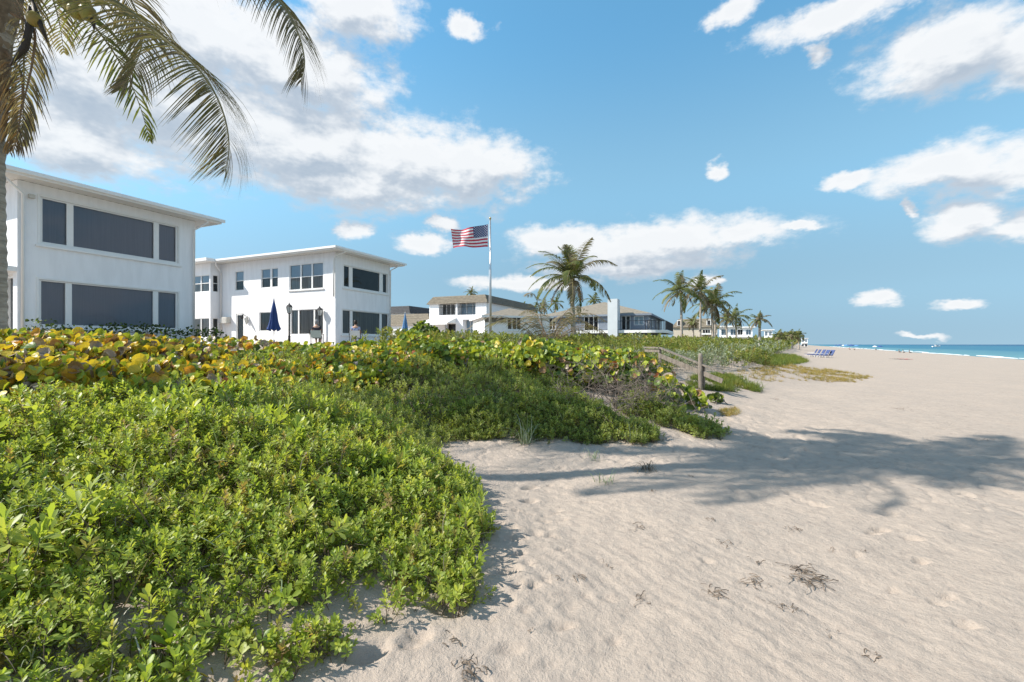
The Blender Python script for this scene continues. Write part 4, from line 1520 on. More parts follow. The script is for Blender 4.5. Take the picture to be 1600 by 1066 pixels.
def sea_grape(pts, height, weights, label, seed, n_leaf, n_single, size=.085, base_low=.15, face=.55, name='sea_grape_bush'):
    """pts: chain of (x, y, radius); the leaves that show largest are parts of their own, the rest one mass"""
    rg = np.random.default_rng(seed)
    C = np.array(pts)
    root = empty(name, (C[:, 0].mean(), C[:, 1].mean(), gz(C[:, 0].mean(), C[:, 1].mean())))
    org = np.array(root.location)
    X, Y, H = [], [], []
    tot = np.sum(C[:, 2] ** 2)
    for cx, cy, r in pts:
        n = int(n_leaf * r * r / tot)
        a, rad = rg.uniform(0, 6.283, n), r * np.sqrt(rg.uniform(0, 1, n))
        X.append(cx + rad * np.cos(a)); Y.append(cy + rad * np.sin(a))
        H.append(np.sqrt(np.clip(1 - (rad / r) ** 2.5, 0, 1)))
    X, Y, H = map(np.concatenate, (X, Y, H))
    n = len(X)
    top = height * (.35 + .65 * H) * (.72 + .5 * noise01(X, Y, 1.0))
    frac = 1 - rg.beta(1, 2.6, n) * (1 - base_low)
    Z = ground_z(X, Y) + top * frac
    # leaves face up and out, every one its own way
    N = np.stack([rg.normal(-.25, .7, n), rg.normal(-face, .7, n), np.abs(rg.normal(.55, .45, n)) + .02], -1)
    N /= np.linalg.norm(N, axis=1)[:, None]
    A = rg.normal(0, 1, (n, 3)); A -= N * np.sum(A * N, 1)[:, None]; A /= np.linalg.norm(A, axis=1)[:, None]
    B = np.cross(N, A)
    S = size * rg.uniform(.42, 1.25, n)
    W = np.array(weights, float); W = W / W.sum()
    colr = rg.choice(len(GM), n, p=W)
    # colours come in drifts
    drift = noise01(X, Y, .8)
    colr = np.where((drift > .62) & (colr == 2) & (rg.random(n) < .5), int(np.argmax(W)), colr)
    depth = np.hypot(X, Y)
    show = S / depth * np.where(frac > .8, 1, .35) * np.where(in_view(X, Y, 1.12), 1, 0) * (.4 + .6 * (-N[:, 1]).clip(0, 1))
    order = np.argsort(-show)
    single = order[:n_single]
    rest = order[n_single:]
    for i in single:
        o = link('leaf', GMESH[int(colr[i]), int(i) % 3], root)
        Mx = Matrix(((A[i, 0], B[i, 0], N[i, 0], 0), (A[i, 1], B[i, 1], N[i, 1], 0), (A[i, 2], B[i, 2], N[i, 2], 0), (0, 0, 0, 1)))
        o.matrix_local = Matrix.Translation(Vector((X[i], Y[i], Z[i])) - Vector(org)) @ Mx @ Matrix.Scale(float(S[i]), 4)
    Vs, Fs, Ms = [], [], []
    k = 0
    for i in rest:
        v, f = GLEAF[int(i) % 5]
        w = v * S[i]
        Vs.append(w[:, :1] * A[i] + w[:, 1:2] * B[i] + w[:, 2:] * N[i] + (np.array([X[i], Y[i], Z[i]]) - org))
        Fs += [tuple(k + q for q in ff) for ff in f]
        Ms += [int(colr[i])] * len(f)
        k += len(v)
    fo = link('foliage', mesh_np('foliage', np.concatenate(Vs), Fs, GM, smooth=False, mi=Ms), root)
    fo['kind'] = 'stuff'
    st = MB()
    for j in range(max(8, n_leaf // 40)):
        i = int(rg.integers(0, n))
        b0 = Vector((X[i] + rg.normal(0, .12), Y[i] + rg.normal(0, .12), 0)); b0.z = gz(b0.x, b0.y)
        e0 = Vector((X[i], Y[i], Z[i]))
        mid = (b0 + e0) * .5 + Vector((rg.normal(0, .06), rg.normal(0, .06), .02))
        st.tube([b0 - root.location, mid - root.location, e0 - root.location], [.012, .009, .005], 4, cap=False)
    so = st.build('stem', M['twig'], root)
    so['kind'] = 'stuff'
    tag(root, label, 'shrub')
    return root


# weights: yellow lime green orange brown dry red dark
def chain(pxs, D0, D1_, r, t_off=0):
    out = []
    for i, px in enumerate(pxs):
        D = D0 + (D1_ - D0) * i / max(1, len(pxs) - 1)
        out.append(((px - CPX) / FPX * D, D, r * (.85 + .3 * ((i * 7) % 5) / 4)))
    return out


sea_grape(chain([-120, -20, 70, 150], 4.8, 5.2, .72) + chain([-60, 60], 5.7, 5.9, .7) + chain([-100, 40, 120], 6.3, 6.6, 1.0), .50, [6, 3.2, 1.6, 1.2, 1.6, 2.2, .15, .4],
          'yellow and orange sea grape thicket at the foot of the leaning palm trunk', 51, 3800, 180, size=.058)
sea_grape(chain([210, 300, 380], 5.5, 6.7, .75) + chain([190, 300, 390], 7.2, 8.2, 1.0), .52, [6, 3.6, 1.8, 1.0, 1.1, 1.6, .08, .4],
          'yellowing sea grape thicket in front of the nearest white house corner', 52, 3200, 170, size=.064)
sea_grape(chain([450, 530, 610], 8.0, 10.2, .75) + chain([450, 520, 600], 9.4, 11.0, .95), .56, [3, 4, 2.8, 1.0, .8, .4, .03, .4],
          'green and yellow sea grape thicket below the two seated people', 53, 2800, 150, size=.066)
sea_grape(chain([0, 130, 260, 390], 9.6, 10.6, 1.3) + chain([60, 200, 340], 12, 12.6, 1.4), .36, [2.2, 2, 2.6, 1.6, 1.4, .9, .25, 1],
          'mottled sea grape hedge along the dune crest before the nearest house', 54, 1500, 60)
sea_grape(chain([430, 520, 610, 680], 11.2, 12.2, 1.25), .40, [.6, 3, 4, .3, .5, .3, 0, 1],
          'bright green sea grape hedge on the crest below the second white house', 55, 1100, 60)
sea_grape(chain([690, 745, 800], 11.0, 11.2, .7) + chain([655, 720, 790], 12, 12.2, .8), .70, [.6, 4.6, 3.6, .2, .3, .3, 0, .4],
          'lime green sea grape bush growing at the foot of the flagpole', 56, 1800, 130, size=.07)
sea_grape(chain([840, 895, 945], 11.0, 11.4, .75) + chain([850, 910, 965], 12.1, 12.6, .8), .98, [.9, 5, 3.2, .25, .4, .4, .05, .4],
          'tallest lime green sea grape bush, in front of the big coconut palm', 57, 2900, 170, size=.076, base_low=.3)
sea_grape(chain([985, 1015], 11.2, 11.6, .7) + chain([1045], 10.6, 10.6, .4), .80, [.6, 2.4, 2.6, .5, 1.4, .8, .2, .8],
          'browning sea grape bush mixed with bare twigs beside the wooden rail', 58, 620, 70, size=.095)
sea_grape([(*gp(1060, 632), .42), (*gp(1085, 640), .35), (*gp(1040, 645), .35)], .45, [.3, 2.4, 3.4, .1, .3, .3, 0, 1],
          'low green sea grape at the beach edge under the twig thicket', 59, 260, 60, size=.085)
sea_grape([(*gp(1120, 630), .16)], .22, [0, 1.5, 3, 0, .2, .2, 0, 1], 'tiny lone sea grape plant standing on open sand', 60, 26, 20, size=.08)
sea_grape([(at(665, 538, 19).x, 19, .62)], 1.0, [0, .6, 3, 0, 0, 0, 0, 2.2], 'rounded dark green shrub in front of the awning terrace', 61, 420, 40, size=.085, name='round_shrub')


# bare twiggy thicket
def twig_thicket():
    rg = random.Random(9)
    cx, cy = 2.25, 9.35
    root = empty('bare_shrub', (cx, cy, gz(cx, cy)))
    def branch(mb, p, d, L, r, lev):
        pts = [p]
        k = 4
        for i in range(k):
            d = (d + Vector((rg.gauss(0, .28), rg.gauss(0, .28), rg.gauss(-.03, .22)))).normalized()
            p = p + d * (L / k)
            pts.append(p)
        mb.tube(pts, [r * (1 - .6 * i / k) for i in range(k + 1)], 4, cap=False)
        if lev > 0:
            for j in range(3):
                q = pts[rg.randint(1, k)]
                branch(mb, q, (d + Vector((rg.gauss(0, .9), rg.gauss(0, .9), rg.gauss(0, .6)))).normalized(), L * rg.uniform(.5, .8), r * .6, lev - 1)
    for i in range(44):
        mb = MB()
        a = rg.uniform(0, 6.28); rr = rg.uniform(0, 1.0)
        b0 = Vector((math.cos(a) * rr * 1.25, math.sin(a) * rr * .8, 0))
        b0.z = gz(cx + b0.x, cy + b0.y) - root.location.z
        d = Vector((math.cos(a) * .5 + .1, math.sin(a) * .5 - .35, .9)).normalized()
        branch(mb, b0, d, rg.uniform(.5, .85), .011, 3)
        mb.build('branch', M['twig'], root)
    tag(root, 'tangle of bare grey-brown twigs left of the wooden rail', 'shrub')


twig_thicket()

# scrub on the dune beyond the rail
def far_scrub():
    rg = np.random.default_rng(77)
    P, R, S, I = [], [], [], []
    G, GR, GS, GI = [], [], [], []
    for (qa, qb, step) in ((8.5, 22, .26), (22, 45, .42), (45, 110, .8), (110, 260, 1.8), (260, 1100, 6.5)):
        q = np.arange(qa, qb, step); t = np.arange(-.2, 26 if qa < 40 else 34, step)
        Q, T = np.meshgrid(q, t)
        Q = Q + rg.uniform(-.5, .5, Q.shape) * step; T = T + rg.uniform(-.5, .5, T.shape) * step
        Q, T = Q.ravel(), T.ravel()
        p = np.interp(Q, TOE_Q, TOE_P) - T
        x, y = p * SHY + Q * SHX, -p * SHX + Q * SHY
        k = in_view(x, y) & (y > 9) & (T + .6 * fbm(x * .4, y * .4, 2) > np.interp(Q, [8, 14, 20, 30, 60], [3.2, 2.2, 2.4, 2.0, 1.0]))
        k &= sea_grape_zone(x, y) > .2
        k &= ~((x < -4) & (y > 13))                       # lawn and terraces by the houses
        x, y, T = x[k], y[k], T[k]
        n = len(x)
        H = np.interp(y, [8, 14, 30, 60, 150, 260, 500], [.30, .50, .45, .7, 1.2, 4.0, 9.0]) * (.4 + .9 * noise01(x, y, .5)) * sstep(T, -.4, 2.5) * np.interp(T, [0, 8, 14, 22], [1, 1, .55, .35])
        z = ground_z(x, y)
        grey = (noise01(x, y, .28) > np.where(T < 5, .58, .80))
        for frac in (1.0, .45):
            pp = np.stack([x, y, z + H * frac - .05], -1)
            s_ = rg.uniform(.8, 1.3, n) * (step / .30) ** .8 * 1.15
            r_ = turns(n, rg, .45)
            G.append(pp[grey]); GR.append(r_[grey]); GS.append(s_[grey]); GI.append(rg.integers(0, 3, n)[grey])
            a = ~grey
            P.append(pp[a]); R.append(r_[a]); S.append(s_[a]); I.append(rg.integers(0, 4, n)[a])
    scatter('dune_scrub', *map(np.concatenate, (P, R, S, I)), SHOOTS_SCRUB, 'low green scrub covering the dune beyond the wooden rail')
    scatter('silver_scrub', *map(np.concatenate, (G, GR, GS, GI)), SHOOTS_GREY, 'silvery grey-green scrub along the beach side of the far dune')


far_scrub()


def grass_field(name, px_pts, meshes, label, seed, step, size, cut=.42):
    """px_pts: outline of the patch as seen in the photograph, laid on the ground"""
    rg = np.random.default_rng(seed)
    poly = np.array([gp(*p) for p in px_pts])
    x, y = field_points(poly[:, 0].min(), poly[:, 0].max(), poly[:, 1].min(), poly[:, 1].max(), step, rg)
    ins = np.zeros(len(x), bool)
    j = len(poly) - 1
    for i in range(len(poly)):
        xi, yi, xj, yj = *poly[i], *poly[j]
        c = ((yi > y) != (yj > y)) & (x < (xj - xi) * (y - yi) / (yj - yi + 1e-9) + xi)
        ins ^= c
        j = i
    k = ins & (noise01(x, y, .8) > cut * rg.uniform(.6, 1.3, len(x)))
    x, y = x[k], y[k]
    n = len(x)
    R = np.zeros((n, 3)); R[:, 2] = rg.uniform(0, 6.28, n); R[:, :2] = rg.normal(0, .15, (n, 2))
    scatter(name, np.stack([x, y, ground_z(x, y)], -1), R, size * rg.uniform(.6, 1.35, n), rg.integers(0, len(meshes), n), meshes, label)


grass_field('dry_grass', [(1120, 586), (1180, 575), (1240, 571), (1300, 578), (1365, 590), (1335, 598), (1270, 596), (1215, 598), (1180, 594)], TUFT_DRY,
            'straw yellow grass creeping over the sand beyond the rail', 81, .20, 1.15, .5)
grass_field('green_grass', [(1082, 590), (1120, 586), (1165, 590), (1196, 607), (1180, 613), (1120, 612), (1075, 606)], TUFT_GREEN,
            'bright yellow-green grass bank at the foot of the wooden rail', 82, .12, 1.25, .42)
grass_field('dry_grass', [(1120, 640), (1150, 638), (1158, 648), (1130, 652)], TUFT_DRY, 'small straw tuft on the open sand', 83, .10, .8, .3)
grass_field('green_grass', [(1165, 566), (1200, 556), (1240, 556), (1262, 566), (1210, 574)], TUFT_GREEN, 'olive grass fringe on the far dune foot', 84, .35, 2.0, .2)

# ---------------------------------------------------------------- palms
M['frond_green'] = leaf_mat('palm_frond_green', [(0.19, 0.165, 0.075), (0.13, 0.13, 0.05), (0.22, 0.18, 0.12), (0.15, 0.15, 0.05), (0.17, 0.13, 0.10)], .35, .55, .2, 'island')
M['frond_leaf'] = leaf_mat('palm_frond_fresh', [(0.14, 0.165, 0.05), (0.10, 0.13, 0.04), (0.19, 0.19, 0.07), (0.12, 0.15, 0.045)], .35, .5, .3, 'island')
M['frond_old'] = leaf_mat('palm_frond_weathered', [(0.25, 0.205, 0.15), (0.19, 0.165, 0.12), (0.17, 0.165, 0.08), (0.29, 0.235, 0.19)], .3, .65, .15, 'island')
M['frond_dead'] = leaf_mat('palm_frond_dead', [(0.24, 0.15, 0.085), (0.17, 0.13, 0.10), (0.22, 0.18, 0.14)], .2, .75, .2, 'island')
M['rachis'] = mat('palm_midrib', (0.24, 0.21, 0.09), 0.6, 0.3, 5)
M['rachis_dead'] = mat('palm_midrib_dead', (0.24, 0.16, 0.10), 0.8, 0.3, 5)
M['coconut'] = mat('coconut_husk', (0.30, 0.29, 0.07), 0.45, 0.25, 6, col2=(0.30, 0.22, 0.06))
M['spathe'] = mat('palm_spathe', (0.05, 0.04, 0.035), 0.6, 0.3, 6)
M['fibre'] = mat('palm_fibre', (0.26, 0.20, 0.14), 0.95, 0.4, 9)


def trunk_mat():
    m = bpy.data.materials.new('palm_trunk')
    m.use_nodes = True
    b = NT(m.node_tree)
    p = m.node_tree.nodes['Principled BSDF']
    p.inputs['Roughness'].default_value = .9
    p.inputs['Specular IOR Level'].default_value = .2
    co = b.n('ShaderNodeTexCoord').outputs['Object']
    n = b.noise(b.vmath('MULTIPLY', co, (1, 1, 6)), 3.0, 5, .65)
    c = b.mix(b.smooth(n, .35, .65), (.44, .395, .34, 1), (.27, .24, .205, 1))
    b.set(p.inputs['Base Color'], c)
    bp = b.n('ShaderNodeBump'); bp.inputs['Strength'].default_value = .7; bp.inputs['Distance'].default_value = .02
    b.set(bp.inputs['Height'], b.noise(b.vmath('MULTIPLY', co, (4, 4, 12)), 4, 4, .7))
    b.set(p.inputs['Normal'], bp.outputs[0])
    return m


M['trunk'] = trunk_mat()
WIND = Vector((-.45, .12, -1.0)).normalized()       # how hanging leaflets are carried by the sea breeze


def spline(ctrl, n):
    """Catmull-Rom through the points"""
    c = [Vector(p) for p in ctrl]
    c = [c[0] * 2 - c[1]] + c + [c[-1] * 2 - c[-2]]
    out = []
    segs = len(c) - 3
    for i in range(n + 1):
        u = i / n * segs
        k = min(int(u), segs - 1); t = u - k
        p0, p1, p2, p3 = c[k:k + 4]
        out.append(.5 * ((2 * p1) + (p2 - p0) * t + (2 * p0 - 5 * p1 + 4 * p2 - p3) * t * t + (3 * p1 - p0 - 3 * p2 + p3) * t ** 3))
    return out


def frond(parent, ctrl, rnd, leaf=.8, count=60, width=.035, hang=.8, mt='frond_green', rm='rachis', start=.10, side=None, segs=4, r0=.028, name='frond', ragged=.1, hang_dir=None, fold=.25):
    """one feather leaf: midrib along ctrl, leaflets down both sides that bend with gravity and wind"""
    n = 28 if count > 40 else 14
    pts = spline(ctrl, n)
    head = Vector((ctrl[-1][0] - ctrl[0][0], ctrl[-1][1] - ctrl[0][1], 0))
    if side is None:
        side = head.cross(Vector((0, 0, 1)))
        if side.length < .05:
            side = Vector((rnd.uniform(-1, 1), rnd.uniform(-1, 1), 0))
    side = Vector(side).normalized()
    g = hang_dir or WIND
    V, F, MI = [], [], []
    rb = MB().tube(pts, [r0 * (1 - .88 * i / n) for i in range(n + 1)], 5, cap=False)
    V += rb.v; F += rb.f; MI += [1] * len(rb.f)
    for i in range(count):
        t = start + (1 - start) * ((i + .5) / count)
        if rnd.random() < ragged * .5:
            continue
        u = t * n
        k = min(int(u), n - 1)
        p = pts[k].lerp(pts[k + 1], u - k)
        T = (pts[k + 1] - pts[k]).normalized()
        nrm = T.cross(side)
        if nrm.z < 0:
            nrm = -nrm
        ln = leaf * (math.sin(math.pi * min(1, (.10 + .90 * t) ** .75)) ** .55 * .9 + .12) * (1 if t < .9 else 1 - (t - .9) * 4)
        for sg in (-1, 1):
            if rnd.random() < ragged:
                continue
            L = ln * rnd.uniform(.82, 1.08)
            sw = .35 + .45 * t + rnd.uniform(-.08, .08)
            d = (side * sg * math.cos(sw) + T * math.sin(sw) + nrm * fold).normalized()
            q = p.copy()
            hg = hang * rnd.uniform(.75, 1.25)
            kk = len(V)
            for s in range(segs + 1):
                f = s / segs
                w = width * .5 * (min(1, f * 4 + .35) * (1 - f ** 2.2) + .06)
                wd = d.cross(nrm)
                if wd.length < 1e-3:
                    wd = d.cross(side)
                wd = wd.normalized() * .8 + nrm * .5
                V += [tuple(q - wd * w), tuple(q + wd * w)]
                d = (d + g * hg * (1.6 / segs)).normalized()
                q = q + d * (L / segs)
            for s in range(segs):
                a = kk + 2 * s
                F.append((a, a + 1, a + 3, a + 2)); MI.append(0)
    me = mesh_np(name, np.array(V, np.float32), F, (M[mt], M[rm]), smooth=False, mi=MI)
    return link(name, me, parent)


def trunk(parent, pts, r0, r1, n=12, rings=True):
    """ringed, slightly swelling palm stem"""
    m = int(max(12, sum((Vector(b) - Vector(a)).length for a, b in zip(pts, pts[1:])) / .09)) if rings else 10
    sp = spline(pts, m)
    rad = []
    for i in range(m + 1):
        t = i / m
        r = r0 + (r1 - r0) * min(1, t * 1.15)
        r *= 1 + .35 * math.exp(-t * 14)
        if rings:
            r *= 1 + .045 * (1 if i % 2 else -1)
        rad.append(r)
    return MB().tube(sp, rad, n).build('trunk', M['trunk'], parent, smooth=True)


def generic_crown(root, c, rnd, nf, L, leaf, count, width, segs=3, lift=1.25, old=.35, skip=None, wind=-.25, dead=2, upright=0.0):
    """feather crown: young leaves upright in the middle, old ones drooping below"""
    for i in range(nf):
        az = i * 2.399 + rnd.uniform(-.25, .25)
        if skip and skip(az % (2 * math.pi)):
            continue
        age = i / (nf - 1)
        el = lift - age * (1.65 - upright) + rnd.uniform(-.12, .12)
        ll = L * rnd.uniform(.85, 1.1) * (1 - .25 * (age < .15))
        d = Vector((math.cos(az) * math.cos(el) + wind * .45, math.sin(az) * math.cos(el), math.sin(el))).normalized()
        p = Vector(c)
        ctrl = [p.copy()]
        for k in range(5):
            p = p + d * (ll / 5)
            ctrl.append(p.copy())
            d = (d + Vector((wind * .16, 0, -.11 - .30 * age - .055 * k))).normalized()
        o = rnd.random() < old * (.4 + age)
        frond(root, ctrl, rnd, leaf, count, width, .45 + .55 * age, 'frond_old' if o else 'frond_leaf', segs=segs, r0=.03 if L > 3 else .022, ragged=.06 + .12 * age)
    for i in range(dead):
        az = rnd.uniform(0, 6.28)
        p = Vector(c); d = Vector((math.cos(az) * .6, math.sin(az) * .6, -.25)).normalized()
        ctrl = [p.copy()]
        for k in range(4):
            p = p + d * (L * .16); ctrl.append(p.copy())
            d = (d + Vector((0, 0, -.55))).normalized()
        frond(root, ctrl, rnd, leaf * .8, max(14, count // 2), width, 1.0, 'frond_dead', 'rachis_dead', segs=segs, ragged=.25)


def nuts(root, c, rnd, n, r):
    for i in range(n):
        a = rnd.uniform(0, 6.28)
        x, y, z = c[0] + .28 * math.cos(a) * rnd.uniform(.6, 1.1), c[1] + .28 * math.sin(a) * rnd.uniform(.6, 1.1), c[2] - rnd.uniform(.1, .45)
        MB().lathe([(.0, -1.1 * r), (.55 * r, -.95 * r), (.92 * r, -.45 * r), (r, 0), (.85 * r, .55 * r), (.45 * r, .95 * r), (0, 1.1 * r)], 10, (x, y, z)).build('coconut', M['coconut'], root, smooth=True)


def palm(px, D, crown_py, base_dx, label, seed, nf=16, L=3.0, leaf=.75, count=34, width=.06, r=.15, segs=2, lean=0.0, group=None, lift=1.25, dead=2, upright=0.0, nut=0, name='coconut_palm', cat='palm', rings=False):
    rnd = random.Random(seed)
    c = at(px, crown_py, D)
    b = Vector((c.x + base_dx, D, gz(c.x + base_dx, D) - .1))
    root = empty(name, b)
    cl = c - b
    trunk(root, [(0, 0, 0), (cl.x * .25 + lean, 0, cl.z * .33), (cl.x * .65 + lean, 0, cl.z * .68), tuple(cl)], r * 1.15, r * .8, 8, rings)
    generic_crown(root, cl, rnd, nf, L, leaf, count, width, segs, lift, dead=dead, upright=upright)
    if nut:
        nuts(root, cl, rnd, nut, .11)
    tag(root, label, cat, group)
    return root


def near_palm():
    rnd = random.Random(4)
    D = 7.5
    b = Vector((-8.57, 7.5, gz(-8.57, 7.5) - .1))
    c = at(22, -52, D)
    root = empty('coconut_palm', b)
    rel = lambda px, py, d: tuple(at(px, py, d) - b)
    trunk(root, [(0, 0, 0), rel(-11, 420, D), rel(-13, 250, D), rel(-6, 100, D), tuple(c - b)], .165, .15, 16, True)
    # fibrous sheath below the crown
    fb = MB().tube([rel(-8, 150, D), rel(-4, 60, D), rel(6, 0, D), rel(20, -60, D)], [.155, .185, .22, .20], 12)
    fb.build('sheath', M['fibre'], root, smooth=True)
    W = Vector((-.80, .05, -1)).normalized()
    # the two great leaves that sweep into the view, and the smaller one behind them
    frond(root, [tuple(c - b), rel(95, -35, 7.5), rel(182, 3, 7.4), rel(250, 56, 7.3), rel(312, 110, 7.2), rel(346, 168, 7.15), rel(358, 225, 7.15), rel(352, 268, 7.2)], rnd,
          1.45, 180, .022, .85, 'frond_green', segs=5, r0=.035, start=.13, ragged=.10, hang_dir=W, side=(.25, 1, .15))
    frond(root, [tuple(c - b), rel(120, -130, 7.2), rel(260, -105, 6.9), rel(370, -52, 6.6), rel(432, -4, 6.4), rel(463, 45, 6.3), rel(476, 95, 6.3), rel(470, 128, 6.3)], rnd,
          1.05, 160, .024, .95, 'frond_old', segs=5, r0=.035, start=.12, ragged=.10, hang_dir=Vector((-.22, .05, -1)).normalized(), side=(.3, 1, .1))
    frond(root, [tuple(c - b), rel(110, -70, 8.2), rel(190, -20, 8.8), rel(222, 50, 9.2), rel(210, 105, 9.3), rel(186, 142, 9.3)], rnd,
          1.15, 110, .024, .60, 'frond_old', segs=4, r0=.03, start=.15, ragged=.15, hang_dir=W)
    # dead leaves hanging against the stem
    frond(root, [rel(18, 20, 7.4), rel(52, 45, 7.3), rel(50, 100, 7.3), rel(34, 170, 7.3), rel(26, 215, 7.3)], rnd, .58, 54, .022, 1.2, 'frond_old', 'rachis_dead', segs=4, ragged=.22, hang_dir=Vector((.05, 0, -1)))
    frond(root, [rel(10, 80, 7.5), rel(34, 120, 7.4), rel(32, 180, 7.4), rel(22, 235, 7.4)], rnd, .66, 46, .032, 1.2, 'frond_dead', 'rachis_dead', segs=3, ragged=.2, hang_dir=Vector((0, 0, -1)))
    frond(root, [rel(8, 130, 7.6), rel(24, 170, 7.5), rel(16, 240, 7.5)], rnd, .55, 30, .032, 1.3, 'frond_dead', 'rachis_dead', segs=3, ragged=.3, hang_dir=Vector((0, 0, -1)))
    # coconuts and the dark boat-shaped spathe
    for (px, py, s) in ((112, 6, 1), (120, 17, 1.05), (137, 20, 1), (128, 2, 1), (54, 30, .9), (100, -4, 1)):
        x, y, z = rel(px, py, 7.2)
        MB().lathe([(.0, -.13 * s), (.07 * s, -.11 * s), (.11 * s, -.05 * s), (.118 * s, 0.01), (.10 * s, .07 * s), (.05 * s, .115 * s), (0, .13 * s)], 14, (x, y, z)).build('coconut', M['coconut'], root, smooth=True)
        MB().tube([(x, y, z + .1), (x - .12, y + .05, z + .42), tuple(c - b)], .012, 5).build('stalk', M['rachis'], root)
    MB().tube([rel(46, 10, 7.2), rel(46, 40, 7.2), rel(38, 75, 7.2), rel(16, 102, 7.2)], [.02, .05, .055, .01], 8).build('spathe', M['spathe'], root, smooth=True)
    MB().tube([rel(50, 0, 7.2), rel(58, 25, 7.2), rel(74, 66, 7.2)], [.02, .045, .008], 8).build('spathe', M['spathe'], root, smooth=True)
    MB().tube([rel(140, 22, 7.2), rel(146, 34, 7.2), rel(147, 48, 7.2)], [.02, .035, .006], 8).build('spathe', M['spathe'], root, smooth=True)
    for i in range(9):                               # withered flower stalks
        x0, y0 = rnd.uniform(10, 60), rnd.uniform(-5, 40)
        MB().tube([rel(x0, y0, 7.3), rel(x0 + rnd.uniform(5, 18), y0 + 25, 7.3), rel(x0 + rnd.uniform(8, 26), y0 + rnd.uniform(45, 80), 7.3)], [.008, .006, .003], 4).build('flower_stalk', M['rachis_dead'], root)
    # the rest of the crown, above and behind the frame
    generic_crown(root, c - b, rnd, 17, 3.6, .85, 46, .045, 3, 1.35, skip=lambda a: (a < 1.15 or a > 5.2), dead=0)
    tag(root, 'tall coconut palm at the picture edge, its long fronds hanging into the sky', 'palm')


def shade_palm(b, c, seed, label, nf=13, L=3.0):
    """palms beside the photographer: only their shade lies on the beach in view"""
    rnd = random.Random(seed)
    b = Vector((b[0], b[1], gz(b[0], b[1]) - .1)); c = Vector(c)
    root = empty('coconut_palm', b)
    cl = c - b
    trunk(root, [(0, 0, 0), tuple(cl * .33 + Vector((-.2, 0, 0))), tuple(cl * .7 + Vector((-.15, 0, 0))), tuple(cl)], .17, .13, 10, False)
    generic_crown(root, cl, rnd, nf, L, .8, 56, .06, 3, 1.4, wind=-.12, dead=0, upright=.45)
    tag(root, label, 'palm')


near_palm()
shade_palm((-7.6, 4.2), (-7.1, 5.1, 9.6), 71, 'palm outside the view whose shade lies across the open sand')
shade_palm((-8.8, 4.2), (-8.2, 4.9, 12.8), 72, 'taller palm outside the view whose shade reaches the far sand')
palm(893, 32, 436, .15, 'big solitary coconut palm in front of the grey house', 201, nf=26, L=3.7, leaf=.75, count=60, width=.06, r=.17, segs=3, nut=7, dead=4, lift=1.45, rings=True)
palm(1064, 56, 456, .1, 'tallest palm of the row, nearest to the grey house', 202, nf=18, L=3.8, leaf=.85, count=36, width=.11, r=.17, group='palms along the dune row')
palm(1095, 60, 456, -.1, 'second tall palm of the row, with a pale straight trunk', 203, nf=18, L=3.8, leaf=.9, count=36, width=.12, r=.16, group='palms along the dune row')
palm(1112, 63, 476, .2, 'dense middle palm of the row, its trunk forking from its neighbour', 204, nf=18, L=3.8, leaf=.9, count=34, width=.12, r=.2, group='palms along the dune row')
palm(1119, 66, 472, -.2, 'palm with a sparse windswept crown behind the dense middle palm', 205, nf=14, L=3.8, leaf=.85, count=32, width=.12, r=.15, group='palms along the dune row')
palm(1135, 78, 498, .1, 'smaller palm before the white flat-roofed house', 206, nf=15, L=3.0, leaf=.7, count=26, width=.12, r=.17, group='palms along the dune row')
palm(1150, 82, 496, .1, 'bushy round-crowned palm at the seaward end of the row', 207, nf=18, L=3.2, leaf=.75, count=26, width=.13, r=.18, group='palms along the dune row')
palm(1187, 92, 500, .0, 'lone palm standing apart on the far dune', 208, nf=18, L=3.0, leaf=.7, count=26, width=.12, r=.28, dead=4)
palm(1083, 64, 503, .0, 'short palm with a brown withered crown between the tall trunks', 209, nf=12, L=1.6, leaf=.5, count=20, width=.10, r=.15, dead=8)
for i, (px, D, cy, lab) in enumerate((
        (928, 72, 470, 'palm top rising behind the grey roof beside the chimney'), (868, 78, 474, 'palm crown behind the grey roof, left of the big palm trunk'),
        (850, 80, 480, 'lower palm crown behind the roofs near the withered fronds'), (737, 92, 458, 'small palm tops peeping over the mansard roof'),
        (818, 88, 481, 'distant palm crown right of the mansard roof'), (836, 74, 484, 'leafy palm crown between the low house and the grey house'))):
    palm(px, D, cy, 0, lab, 220 + i, nf=12, L=2.0, leaf=.6, count=18, width=.13, r=.15, dead=2)
for i, (px, D, cy, lab) in enumerate((
        (1218, 128, 525, 'first palm of the distant clump, nearest the white wall'), (1238, 134, 524, 'middle palm of the distant clump on the beach edge'),
        (1248, 138, 524, 'outermost palm of the distant clump on the beach edge'), (1226, 140, 527, 'low palm half hidden in the distant clump'))):
    palm(px, D, cy, 0, lab, 240 + i, nf=16, L=2.6, leaf=.9, count=14, width=.25, r=.22, dead=4, group='distant clump of palms')


def fallen_fronds():
    """withered young palm: a heap of grey fronds arching out of the ground"""
    rnd = random.Random(33)
    c = at(856, 525, 19)
    b = Vector((c.x, c.y, gz(c.x, c.y)))
    root = empty('withered_palm', b)
    for i in range(15):
        az = rnd.uniform(0, 6.28)
        L = rnd.uniform(2.4, 4.2)
        d = Vector((math.cos(az) * .75 + .05, math.sin(az) * .35, 1.05)).normalized()
        p = Vector((rnd.uniform(-.2, .2), rnd.uniform(-.2, .2), 0))
        ctrl = [p.copy()]
        for k in range(5):
            p = p + d * (L / 5); ctrl.append(p.copy())
            d = (d + Vector((0, 0, -.34 - .07 * k))).normalized()
        frond(root, ctrl, rnd, .55, 44, .035, .9, 'frond_green' if i % 5 == 0 else 'frond_old', 'rachis_dead', segs=3, ragged=.2, r0=.02)
    tag(root, 'withered grey palm seedling with arching dry fronds left of the big palm', 'palm')


fallen_fronds()

